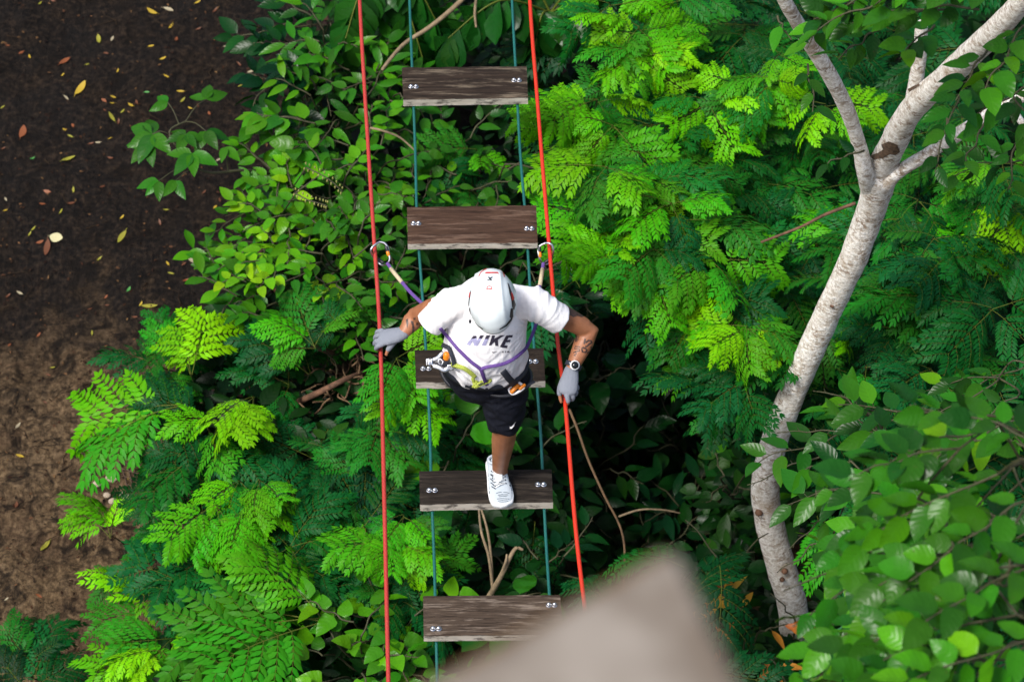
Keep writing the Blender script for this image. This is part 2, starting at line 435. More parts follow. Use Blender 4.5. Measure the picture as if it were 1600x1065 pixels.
lay(me, 88, 371, .085, 2.0, 'broad pale cream leaf, widest of the fallen leaves, beside a long orange one')
# pebbles by the wire mesh
M['stone'] = plain('pale_stone', (.33, .27, .20), .8, scale=30, var=.35, bmp=.5)
for i, (px, py, s) in enumerate(((174, 748, .04), (191, 775, .028), (177, 783, .03), (168, 774, .026), (198, 778, .034), (152, 757, .03))):
    p, n = on_ground(px, py); b = MB(); b.ellipsoid((0, 0, 0), (s, s * .75, s * .55), None, 12, 8)
    V = [v * (1 + .35 * noise.noise(v * 22 + Vector((i * 5, 0, 0)))) + p + Vector((0, 0, s * .25)) for v in b.V]
    o = mk('stone', V, b.F, M['stone'], None, p)
    tag(o, 'small pale stone lying in the soil beside the rusty wire mesh', 'stone', 'pale stones beside the wire mesh')
# rusty wire mesh half buried in the soil
M['rust'] = plain('rusty_wire', (.06, .035, .022), .8, scale=60, var=.4)
b = MB()
for i in range(10):
    a = [on_ground(186 + i * 10.5 + t * 4 + 1.5 * math.sin(i + t), 722 + i * 3.2 + t * 12.2)[0] for t in range(8)]
    b.tube([p + Vector((0, 0, .012)) for p in a], .0032, n=5)
for t in range(8):
    a = [on_ground(186 + i * 10.5 + t * 4 + 1.5 * math.sin(i + t), 722 + i * 3.2 + t * 12.2)[0] for i in range(10)]
    b.tube([p + Vector((0, 0, .016)) for p in a], .0032, n=5)
c0 = on_ground(236, 770)[0]
tag(b.build('wire_mesh', M['rust'], None, c0), 'rusty square wire mesh half buried in the soil at the shrub edge', 'wire mesh')
# ------------------------------------------------------------------ rope bridge
def wood_mat(name, dark, mid, pale, pale_amt, edge=False):
    m, nt, b = new_mat(name)
    c = coords(nt, (1.6, 22, 22), rnd=True)
    gr = tex(nt, 2.6, c, 8, .72, .35)
    c2 = coords(nt, (2.6, 26, 26), rnd=True); bl = tex(nt, 1.2, c2, 7, .72, .2)
    c3 = coords(nt, (3, 70, 70), rnd=True); fine = tex(nt, 2.2, c3, 5, .7)
    col = ramp(nt, gr, [(.3, dark), (.62, mid)])
    col = mixc(nt, math_n(nt, 'MULTIPLY', ramp(nt, bl, [(.52, (0, 0, 0)), (.62, (1, 1, 1))]), pale_amt), col, pale)
    crack = ramp(nt, fine, [(.30, (1, 1, 1)), (.40, (0, 0, 0))])
    col = mixc(nt, math_n(nt, 'MULTIPLY', crack, .75), col, tuple(x * .25 for x in dark))
    if edge:
        c4 = coords(nt, (14, 30, 30), rnd=True); ch = tex(nt, 1.0, c4, 5, .65)
        col = mixc(nt, ramp(nt, ch, [(.52, (0, 0, 0)), (.64, (.85, .85, .85))]), col, (.05, .04, .035))
    L(nt, col, b.inputs['Base Color'])
    b.inputs['Roughness'].default_value = .75; b.inputs['Specular IOR Level'].default_value = .15
    bump(nt, b, math_n(nt, 'SUBTRACT', gr, math_n(nt, 'MULTIPLY', crack, .8)), .7, .006)
    return m
M['edge'] = wood_mat('worn_pale_plank_edge', (.40, .36, .29), (.66, .61, .52), (.76, .71, .62), .6, True)
M['chrome'] = plain('shiny_steel', (.75, .75, .77), .22, 1.0, .06, 80, 0)
M['steel_dull'] = plain('brushed_steel', (.55, .57, .60), .34, 1.0, .15, 60, .1)
WOODS = [wood_mat('charred_dark_board', (.007, .005, .0038), (.034, .023, .016), (.15, .12, .085), .75),
         wood_mat('red_brown_board', (.018, .009, .006), (.072, .040, .025), (.16, .105, .075), .6),
         wood_mat('dark_umber_board', (.007, .005, .0038), (.027, .019, .013), (.06, .045, .032), .45),
         wood_mat('blackened_board', (.005, .004, .0032), (.021, .016, .012), (.075, .06, .045), .45),
         wood_mat('grey_brown_board', (.016, .010, .007), (.078, .056, .040), (.21, .17, .135), .75)]
PLANKS = [((628, 105), (823, 103), (825, 152), (630, 155), [(642, 135), (650, 135), (803, 125), (811, 125)], .056, 'charcoal black board at the far end of the bridge, with reddish left end'),
          ((636, 323), (838, 320), (840, 378), (637, 380), [(646, 348.5), (654, 348.5), (823, 356.5), (831, 356.5)], .05, 'red-brown board just behind the white helmet, dented steel bolts at its edges'),
          ((648, 546), (849, 543), (852, 594), (650, 596), [(661, 575), (670, 575), (828, 564), (837, 564)], .058, 'dark board half hidden behind the person and the metal pulley'),
          ((655, 735), (862, 732), (864, 783), (656, 787), [(670.5, 765), (679.5, 765), (840.5, 756), (849.5, 756)], .058, 'black board under the front white shoe'),
          ((661, 930), (875, 928), (881, 990), (662, 992), [(676.5, 981), (685.5, 981), (857.5, 944), (866.5, 944)], .052, 'grey-brown cracked board partly covered by the blurred grey beam')]
def make_plank(i, TL, TR, BR, BL, bolts, th, label):
    c = [P(*q, 0) for q in (TL, TR, BR, BL)]
    ctr = sum(c, Vector()) / 4
    t = thing('plank', ctr - Vector((0, 0, th)), label, 'plank', 'wooden boards of the rope bridge')
    nx, ny = 40, 12; V = []; F = []; MI = []
    top = {}; bot = {}
    for a in range(nx + 1):
        for e in range(ny + 1):
            u, v = a / nx, e / ny
            p = c[0].lerp(c[1], u).lerp(c[3].lerp(c[2], u), v)
            edge = min(u, 1 - u, v, 1 - v)
            p = p + Vector((.0015 * noise.noise(Vector((p.y * 30, i, 0))), .004 * noise.noise(Vector((u * 9, i * 3, v * 2))) * (1 if v in (0, 1) else 0), 0))
            z = -.004 * (1 - min(1, edge * 14)) ** 2 + .0016 * noise.noise(Vector((u * 5, v * 40, i)))
            if v == 1: z -= .004 * abs(noise.noise(Vector((u * 25, i * 7, 1)))) + .002
            top[a, e] = len(V); V.append(p + Vector((0, 0, z)))
    for a in range(nx + 1):
        for e in range(ny + 1):
            bot[a, e] = len(V); q = V[top[a, e]]; V.append(Vector((q.x, q.y, -th)))
    for a in range(nx):
        for e in range(ny):
            F.append((top[a, e], top[a, e + 1], top[a + 1, e + 1], top[a + 1, e])); MI.append(0)
            F.append((bot[a, e], bot[a + 1, e], bot[a + 1, e + 1], bot[a, e + 1])); MI.append(0)
        F.append((top[a, ny], bot[a, ny], bot[a + 1, ny], top[a + 1, ny])); MI.append(1)
        F.append((top[a, 0], top[a + 1, 0], bot[a + 1, 0], bot[a, 0])); MI.append(0)
    for e in range(ny):
        F.append((top[0, e], bot[0, e], bot[0, e + 1], top[0, e + 1])); MI.append(0)
        F.append((top[nx, e], top[nx, e + 1], bot[nx, e + 1], bot[nx, e])); MI.append(0)
    o = mk('board', V, F, [WOODS[i], M['edge']], t, smooth=False, mi=MI)
    for px, py in bolts:
        b = MB(); q = P(px, py, .006)
        b.tube([q + Vector((0, 0, -.004)), q + Vector((0, 0, -.001))], .0145, n=14, rnd=False)
        b.ellipsoid(q + Vector((0, 0, .001)), (.0110, .0110, .0115), None, 14, 8)
        b.build('bolt', M['chrome'], t)
    return t
for i, a in enumerate(PLANKS): make_plank(i, *a)

def rope_mat(name, col, col2, twist=260):
    m, nt, b = new_mat(name)
    t = N(nt, 'ShaderNodeTexCoord'); sp = N(nt, 'ShaderNodeSeparateXYZ'); L(nt, t.outputs['Object'], sp.inputs[0])
    w = math_n(nt, 'SINE', math_n(nt, 'ADD', math_n(nt, 'MULTIPLY', sp.outputs[1], twist), math_n(nt, 'MULTIPLY', sp.outputs[0], twist * 1.4)))
    n = tex(nt, 7, coords(nt), 4)
    c = mixc(nt, math_n(nt, 'MULTIPLY_ADD', w, .08, .2), col, col2)
    c = mixc(nt, math_n(nt, 'MULTIPLY', ramp(nt, n, [(.5, (0, 0, 0)), (.75, (1, 1, 1))]), .4), c, col2)
    L(nt, c, b.inputs['Base Color']); b.inputs['Roughness'].default_value = .5
    bump(nt, b, w, .18, .001); return m
def rope(name, pts, r, mat, label, group):
    p = smooth_path(pts, 8); b = MB()
    b.tube(p, r, n=12)
    o = b.build(name, mat, None, Vector(p[len(p) // 2])); tag(o, label, 'rope', group)
    return o
RZ = 1.0
rope('handrail_rope', [P(553, -220, RZ), P(562, 0, RZ), P(571, 160, RZ - .004), P(583, 350, RZ - .01), P(594, 527, RZ - .02), P(600, 760, RZ - .008), P(607, 1065, RZ), P(613, 1300, RZ)], .0097,
     rope_mat('faded_red_sheath', (.36, .022, .016), (.46, .075, .055)), 'paler pinkish red hand rope on the left, held by the bent hand', 'red hand ropes of the bridge')
rope('handrail_rope', [P(819, -220, RZ), P(828, 0, RZ), P(840, 160, RZ), P(857, 370, RZ - .01), P(871, 530, RZ - .015), P(883, 628, RZ - .02), P(900, 830, RZ - .008), P(920, 1000, RZ), P(955, 1300, RZ)], .0097,
     rope_mat('bright_red_sheath', (.52, .020, .004), (.50, .045, .012)), 'bright orange red hand rope passing under the arm with the watch', 'red hand ropes of the bridge')
tealm = rope_mat('teal_rope', (.004, .085, .075), (.012, .16, .14))
gz = -.075
rope('carrier_rope', [P(634, -220, gz), P(640, 0, gz), P(645, 130, gz + .006), P(649, 240, gz - .012), P(652, 350, gz + .006), P(660, 460, gz - .012), P(668, 590, gz + .006), P(672, 680, gz - .01), P(674, 765, gz + .006), P(678, 860, gz - .01), P(681, 970, gz + .006), P(684, 1100, gz - .01), P(688, 1300, gz)], .0074,
     tealm, 'teal green rope carrying the left ends of the boards', 'teal ropes under the boards')
rope('carrier_rope', [P(790, -220, gz), P(800, 0, gz), P(807, 130, gz + .006), P(813, 240, gz - .012), P(822, 350, gz + .006), P(829, 460, gz - .012), P(838, 590, gz + .006), P(845, 680, gz - .01), P(849, 765, gz + .006), P(854, 860, gz - .01), P(861, 970, gz + .006), P(867, 1100, gz - .01), P(876, 1300, gz)], .0074,
     tealm, 'teal green rope carrying the right ends of the boards', 'teal ropes under the boards')

# weathered beam of the platform the picture was taken from
def platform_beam():
    A = PD(1060, 852, 2.2); z = A.z
    B = P(520, 1150, z); D = P(1262, 1290, z)
    ux = (B - A).normalized(); uy = (D - A).normalized()
    w, l, th = .7, 1.7, .05
    t = thing('platform_beam', A + ux * w / 2 + uy * l / 2 - Vector((0, 0, .09)), 'grey weathered platform board, a big blurred corner close to the viewer', 'beam')
    m, nt, b_ = new_mat('grey_weathered_board')
    c = coords(nt); n = tex(nt, 11, c, 2); n2 = tex(nt, 40, c, 4)
    L(nt, mixc(nt, math_n(nt, 'MULTIPLY', n2, .4), ramp(nt, n, [(.38, (.12, .095, .070)), (.62, (.25, .222, .188))]), (.11, .09, .072)), b_.inputs['Base Color']); b_.inputs['Roughness'].default_value = .8
    bump(nt, b_, n2, .4, .002)
    b = MB(); b.box(A + ux * w / 2 + uy * l / 2 - Vector((0, 0, th / 2)), ux * w / 2, uy * l / 2, Vector((0, 0, th / 2)), .006); b.build('board', m, t, smooth=False)
    b = MB(); A2 = A - uy * .034 - ux * .010; b.box(A2 + ux * w / 2 + uy * l / 2 - Vector((0, 0, th + .028)), ux * w / 2, uy * l / 2, Vector((0, 0, .026)), .006)
    b.build('batten', plain('brown_batten', (.10, .055, .016), .8, scale=20, var=.3), t, smooth=False)
platform_beam()
# ------------------------------------------------------------------ the climber
M['skin'] = None
def skin():
    m, nt, b = new_mat('brown_skin')
    c = coords(nt); n = tex(nt, 14, c, 4); n2 = tex(nt, 160, c, 3)
    L(nt, ramp(nt, n, [(.3, (.25, .098, .042)), (.7, (.37, .155, .075))]), b.inputs['Base Color'])
    b.inputs['Roughness'].default_value = .48; b.inputs['Subsurface Weight'].default_value = .06
    b.inputs['Subsurface Radius'].default_value = (.01, .004, .002)
    bump(nt, b, n2, .12, .001); return m
def cloth(name, col, fold=.5, fsc=18, rough=.85, weave=900, sheen=.2):
    m, nt, b = new_mat(name)
    c = coords(nt, (1, 1, .35)); n = tex(nt, fsc, c, 3, .5, .5); w = tex(nt, weave, coords(nt), 1)
    b.inputs['Base Color'].default_value = (*col, 1)
    L(nt, mixc(nt, w, tuple(x * .9 for x in col), tuple(min(1, x * 1.06) for x in col)), b.inputs['Base Color'])
    b.inputs['Roughness'].default_value = rough; b.inputs['Sheen Weight'].default_value = 0
    b.inputs['Specular IOR Level'].default_value = .2
    bump(nt, b, math_n(nt, 'ADD', n, math_n(nt, 'MULTIPLY', w, .08)), fold, .012); return m
M['skin'] = skin()
M['shirt'] = cloth('white_cotton', (.86, .86, .87), .45, 22)
M['shorts'] = cloth('black_jersey', (.006, .0075, .014), .8, 14, .75)
M['glove'] = cloth('grey_knit', (.20, .22, .26), .25, 60, .9, 700)
M['helmet'] = plain('pale_ice_white_shell', (.70, .78, .80), .30, var=.03, scale=8, bmp=0)
M['black'] = plain('black_plastic', (.013, .015, .022), .45, var=.2, bmp=.1)
M['red'] = plain('red_plastic', (.55, .03, .025), .4, var=.1, bmp=0)
M['navy'] = plain('navy_webbing', (.022, .028, .042), .8, var=.3, scale=300, bmp=.5)
M['purple'] = plain('purple_webbing', (.10, .045, .22), .75, var=.25, scale=260, bmp=.5)
M['beige'] = plain('beige_sleeve', (.50, .42, .27), .8, var=.2, scale=200, bmp=.4)
M['lime'] = plain('lime_webbing', (.30, .36, .05), .75, var=.35, scale=220, bmp=.5)
M['orange'] = plain('orange_anodised', (.75, .22, .01), .35, var=.1, bmp=0)
M['white'] = plain('white_print', (.85, .85, .86), .6, var=.03, bmp=0)
M['ink'] = plain('tattoo_ink', (.060, .034, .026), .5, var=.45, scale=90, bmp=0)
M['shoe'] = cloth('ice_white_mesh', (.46, .52, .57), .25, 70, .8, 500)
M['sole'] = plain('white_rubber', (.74, .77, .78), .55, var=.05, bmp=.1)
M['hair'] = plain('black_hair', (.012, .010, .009), .6, var=.3, scale=200, bmp=.5)

V3 = Vector
hipL, hipR = V3((-.045, .04, .88)), V3((-.205, .07, .88))
knL, anL = P(789, 668, .52), P(781, 731, .10)
knR, anR = V3((-.205, .33, .50)), V3((-.19, .77, .12))
shL, shR = P(838, 472, 1.39), P(702, 473, 1.38)
elL, wrL = P(921, 516, 1.17), P(893, 577, 1.075)
elR, wrR = P(650, 494, 1.10), P(631, 520, 1.075)
person = thing('person', P(784, 762, 0), 'person in white T-shirt, black shorts and ice-white helmet walking across the hanging boards', 'person')

# --- hands (explicit finger joints)
def finger(b, pts, r0, r1, n=8):
    k = len(pts); b.tube(smooth_path(pts, 3), [r0 + (r1 - r0) * i / ((k - 1) * 3) for i in range((k - 1) * 3 + 1)], n=n)
HL = {   # hand beside the watch: palm over the rope, fingers closing round its outer side
    'palm': [(wrL, (.030, .024)), (P(891, 588, 1.066), (.037, .024)), (P(888, 603, 1.052), (.043, .022)), (P(887, 611, 1.044), (.040, .019))],
    'index': [P(884, 610, 1.044), P(886, 619, 1.036), P(888, 628, 1.012), P(887, 631, .985)],
    'middle': [P(891, 610, 1.042), P(895, 619, 1.022), P(893, 624, .99), P(885, 622, .972)],
    'ring': [P(896, 606, 1.040), P(900, 613, 1.012), P(896, 617, .982), P(886, 615, .970)],
    'little': [P(899, 600, 1.040), P(902, 606, 1.012), P(897, 610, .984), P(886, 608, .972)],
    'thumb': [P(880, 592, 1.055), P(875, 606, 1.038), P(874.5, 617, 1.014), P(877, 628, .992)]}
HR = {   # bent hand on the paler rope: back of the hand up, thumb on the inner side
    'palm': [(wrR, (.030, .024)), (P(622, 523, 1.068), (.038, .024)), (P(608, 526, 1.058), (.044, .021)), (P(598, 527, 1.046), (.043, .018))],
    'index': [P(597, 538, 1.044), P(590, 541, 1.030), P(588, 545, 1.0), P(591, 547, .972)],
    'middle': [P(596, 531, 1.048), P(588, 533, 1.030), P(586, 538, .995), P(592, 541, .968)],
    'ring': [P(596, 523, 1.046), P(588, 525, 1.026), P(587, 530, .992), P(593, 533, .968)],
    'little': [P(597, 516, 1.042), P(590, 518, 1.020), P(589, 522, .992), P(594, 525, .972)],
    'thumb': [P(618, 531, 1.050), P(611, 540, 1.034), P(606, 547, 1.014), P(603.5, 554, .996)]}
FR = {'index': (.0098, .0082), 'middle': (.0102, .0084), 'ring': (.0096, .0080), 'little': (.0088, .0072), 'thumb': (.0120, .0092)}
def hand(b, H, grow=0, part=1.0):
    b.tube([p for p, r in H['palm']], [(r[0] + grow, r[1] + grow) for p, r in H['palm']], ref=(1, 0, 0) if H is HL else (0, 1, .0), n=14)
    for f, (r0, r1) in FR.items():
        pts = H[f]
        if part < 1:
            q = smooth_path(pts, 6); q = q[:int(len(q) * part)]; r1 = r0 + (r1 - r0) * part
            b.tube(q, [r0 + (r1 - r0) * i / (len(q) - 1) + grow for i in range(len(q))], n=8)
        else: finger(b, pts, r0 + grow, r1 + grow)

def build_person():
    b = MB()
    # trunk, neck
    b.tube([(-.125, .05, .84), (-.125, .045, .98), (-.122, .05, 1.15), (-.118, .065, 1.30), (-.112, .072, 1.39), (-.105, .06, 1.43)],
           [(.15, .105), (.155, .115), (.16, .11), (.165, .10), (.13, .085), (.08, .06)], n=20)
    hc = V3((-.092, -.130, 1.575))
    b.tube([(-.106, .05, 1.40), (-.098, .0, 1.50), (-.094, -.08, 1.55)], [.062, .056, .055], n=14)
    # head leaning forward: skull, jaw, nose, ears, brow
    rot = Matrix.Rotation(R(38), 3, 'X')
    H = lambda x, y, z: hc + rot @ V3((x, y, z))
    b.ellipsoid(hc, (.075, .094, .10), rot)
    b.tube([H(0, -.02, -.03), H(0, -.045, -.085), H(0, -.07, -.118)], [(.062, .06), (.052, .045), (.026, .022)], n=12)
    b.tube([H(0, -.088, .012), H(0, -.106, -.025), H(0, -.112, -.04)], [.011, .014, .016], n=8)
    b.tube([H(-.02, -.094, -.068), H(0, -.1, -.068), H(.02, -.094, -.068)], [.007, .010, .007], n=8)
    for s in (-1, 1):
        b.ellipsoid(H(s * .078, .008, -.02), (.010, .020, .034), rot, 10, 8)
        b.tube([H(s * .012, -.092, .02), H(s * .045, -.083, .022)], [.010, .009], n=8)
    # arms
    for sh, el, wr, H_ in ((shL, elL, wrL, HL), (shR, elR, wrR, HR)):
        m1 = sh.lerp(el, .5); m2 = el.lerp(wr, .33)
        b.tube([sh.lerp(el, .12), m1, el.lerp(sh, .12)], [.050, .054, .046], n=14)
        b.tube([el.lerp(sh, .16), el, m2, el.lerp(wr, .7), wr], [.045, .046, .047, .037, .029], n=14)
        hand(b, H_)
    # legs
    b.tube([hipL, hipL.lerp(knL, .5), knL.lerp(hipL, .1)], [.092, .082, .064], n=16)
    b.tube([knL.lerp(hipL, .12), knL, knL.lerp(anL, .3), knL.lerp(anL, .7), anL, anL + V3((0, .01, -.05))], [.062, .060, .058, .046, .038, .040], n=16)
    b.tube([hipR, hipR.lerp(knR, .5), knR.lerp(hipR, .1)], [.092, .082, .064], n=16)
    b.tube([knR.lerp(hipR, .12), knR, knR.lerp(anR, .3), knR.lerp(anR, .7), anR, anR + V3((0, .0, -.05))], [.062, .060, .058, .046, .038, .040], n=16)
    b.ellipsoid((-.125, .06, .88), (.16, .115, .11))
    V, F, _ = b.remesh(.0062, 3)
    return mk('body', V, F, M['skin'], person)
body = build_person()
BB = BVHTree.FromPolygons([v.co + OFF['person'] for v in body.data.vertices], [tuple(p.vertices) for p in body.data.polygons])

# --- T-shirt
def build_shirt():
    b = MB()
    b.tube([(-.126, .032, .985), (-.126, .026, 1.0), (-.125, .018, 1.03), (-.124, .012, 1.10), (-.120, .02, 1.19), (-.116, .04, 1.28), (-.110, .065, 1.37), (-.104, .072, 1.415), (-.100, .05, 1.45)],
           [(.204, .162), (.203, .162), (.196, .160), (.190, .158), (.190, .150), (.193, .138), (.178, .115), (.125, .090), (.078, .068)], n=28)
    sl = [shL + V3((-.035, .01, .0)), P(855, 486, 1.345), P(866, 494, 1.312), P(874, 498, 1.290)]
    b.tube(sl, [.082, .074, .071, .074], n=24, rnd=False)
    sr = [shR + V3((.03, .01, .0)), P(690, 487, 1.335), P(677, 500, 1.295), P(670, 507, 1.272)]
    b.tube(sr, [.082, .073, .067, .069], n=24, rnd=False)
    b.ellipsoid(shL + V3((-.025, .0, -.012)), (.088, .082, .080)); b.ellipsoid(shR + V3((.025, .0, -.012)), (.088, .082, .080))
    for sh in (shL, shR): b.tube([(-.102, .068, 1.405), V3((-.102, .068, 1.405)).lerp(sh, .5) + V3((0, 0, .0)), sh + V3((0, 0, -.008))], [(.060, .052), (.068, .058), (.074, .064)], n=16)
    V, F, NN = b.remesh(.0062, 5)
    out = []
    ridge = lambda t: (1 - abs(t)) ** 2
    for v, n in zip(V, NN):
        ax = v.x + .115; arm = min(1, max(0, abs(ax) - .10) / .09); sg = 1 if ax > 0 else -1
        # folds fan out from each armpit over the shoulder, and hang down the belly
        pa = V3((sg * .20 - .115, .03, 1.24)); rel = v - pa; ang = math.atan2(rel.z + .3 * rel.y, sg * rel.x + 1e-6); rr = rel.length
        fan = ridge(noise.noise(V3((ang * 5.5, rr * 3, sg * 4 + v.y * 3)))) * min(1, rr * 9) * max(0, 1 - rr / .42)
        d = .0105 * (fan - .45) * (.35 + .65 * arm)
        q2 = V3((ax * 9 + v.z * 4, v.y * 4, v.z * 20 - abs(ax) * 22)); low = min(1, max(0, (1.26 - v.z) * 5))
        d += .0135 * (ridge(noise.noise(q2)) - .45) * low * (1 - .8 * arm)
        d += .004 * noise.noise(V3((v.x * 40, v.y * 14, v.z * 14))) * (.4 + .6 * arm)
        if v.z < 1.05: d += .010 * noise.noise(V3((math.atan2(v.y, v.x + .125) * 3.2, 0, 5))) * (1.05 - v.z) / .08
        cuff = min((v - P(874, 498, 1.290)).length, (v - P(670, 507, 1.272)).length)
        d *= min(1, max(.12, (cuff - .055) / .07))
        out.append(v + n * d)
    return mk('t_shirt', out, F, M['shirt'], person)
shirt = build_shirt()
off = OFF['person']
SB = BVHTree.FromPolygons([v.co + off for v in shirt.data.vertices], [tuple(p.vertices) for p in shirt.data.polygons])
def decal(name, bvh, polys, mat, parent, step=.5, lift=.002):
    V, F = print_on(bvh, polys, step, lift)
    if F: return mk(name, V, F, mat, parent)
z8 = lambda p: zc(p, 6.667, 640, 500)
letE = z8([(940, 275), (1005, 158), (1076, 153), (1066, 178), (1028, 180), (1014, 205), (1052, 203), (1042, 227), (1001, 229), (986, 260), (1022, 264), (1012, 290), (965, 284)])
letK = z8([(858, 158), (890, 158), (880, 192), (946, 155), (990, 155), (918, 202), (925, 268), (893, 268), (886, 224), (866, 238), (850, 262), (838, 262), (826, 262)])
letI = z8([(750, 262), (800, 158), (838, 158), (792, 262)])
letN = z8([(592, 250), (665, 160), (694, 160), (703, 212), (735, 158), (768, 158), (706, 268), (672, 268), (660, 214), (630, 262)])
topI = z8([(783, 192), (800, 156), (840, 156), (815, 192)]); topN = z8([(640, 192), (666, 160), (694, 160), (698, 178), (668, 192)]); topN2 = z8([(722, 184), (735, 156), (770, 156), (752, 188)])
M['print_dark'] = plain('dark_shirt_print', (.030, .024, .045), .7, var=.15, bmp=0)
M['print_lilac'] = plain('lilac_shirt_print', (.36, .36, .56), .7, var=.1, bmp=0)
decal('chest_print', SB, [letE, letK], M['print_dark'], shirt, .4, .0016)
decal('chest_print', SB, [letN, letI], M['print_lilac'], shirt, .4, .0016)
decal('chest_print', SB, [topN, topN2, topI], M['print_dark'], shirt, .4, .0028)
sw = z8([(860, 326), (872, 331), (920, 322), (875, 340), (860, 337)])
air = [z8(p) for p in ([(958, 336), (968, 320), (974, 320), (978, 336), (971, 336), (968, 328), (964, 336)], [(992, 336), (996, 320), (1003, 320), (999, 336)], [(1014, 336), (1018, 320), (1036, 320), (1036, 329), (1040, 336), (1032, 336), (1026, 329), (1021, 336)])]
decal('chest_print', SB, [sw] + air, M['print_dark'], shirt, .18, .0016)

# --- shorts
def build_shorts():
    b = MB()
    b.tube([(-.126, .055, .80), (-.126, .05, .90), (-.126, .038, .98), (-.126, .032, 1.03)], [(.185, .14), (.192, .150), (.190, .150), (.178, .145)], n=26)
    kl = knL + V3((0, -.010, .02))
    b.tube([hipL + V3((0, 0, -.0)), hipL.lerp(kl, .45), hipL.lerp(kl, .8), kl], [(.125, .125), (.112, .112), (.092, .090), (.074, .072)], n=20, rnd=False)
    kr = knR.lerp(hipR, .08)
    b.tube([hipR, hipR.lerp(kr, .45), hipR.lerp(kr, .8), kr], [(.125, .125), (.12, .12), (.108, .105), (.10, .10)], n=20, rnd=False)
    V, F, NN = b.remesh(.009, 5)
    out = []
    for v, n in zip(V, NN):
        d = .008 * noise.noise(V3((v.x * 22 + v.z * 8, v.y * 10, v.z * 7))) + .011 * ((1 - abs(noise.noise(V3((v.x * 7 + v.z * 9, 4, v.z * 20 - v.x * 9))))) ** 2 - .5) + .005 * noise.noise(V3((v.x * 8, 2, v.z * 24 + v.x * 16)))
        out.append(v + n * d)
    return mk('shorts', out, F, M['shorts'], person)
shorts = build_shorts()
HB = BVHTree.FromPolygons([v.co + off for v in shorts.data.vertices], [tuple(p.vertices) for p in shorts.data.polygons])
z3 = lambda p: zc(p, 4.4385, 640, 580)
decal('swoosh_mark', HB, [z3([(695, 378), (700, 384), (712, 372), (733, 345), (722, 378), (706, 395), (694, 394)])], M['white'], shorts, .3, .003)

# --- gloves
for H_, nm in ((HL, 0), (HR, 1)):
    b = MB(); hand(b, H_, .0032, .66)
    V, F, _ = b.remesh(.0042, 3); mk('glove', V, F, M['glove'], person)

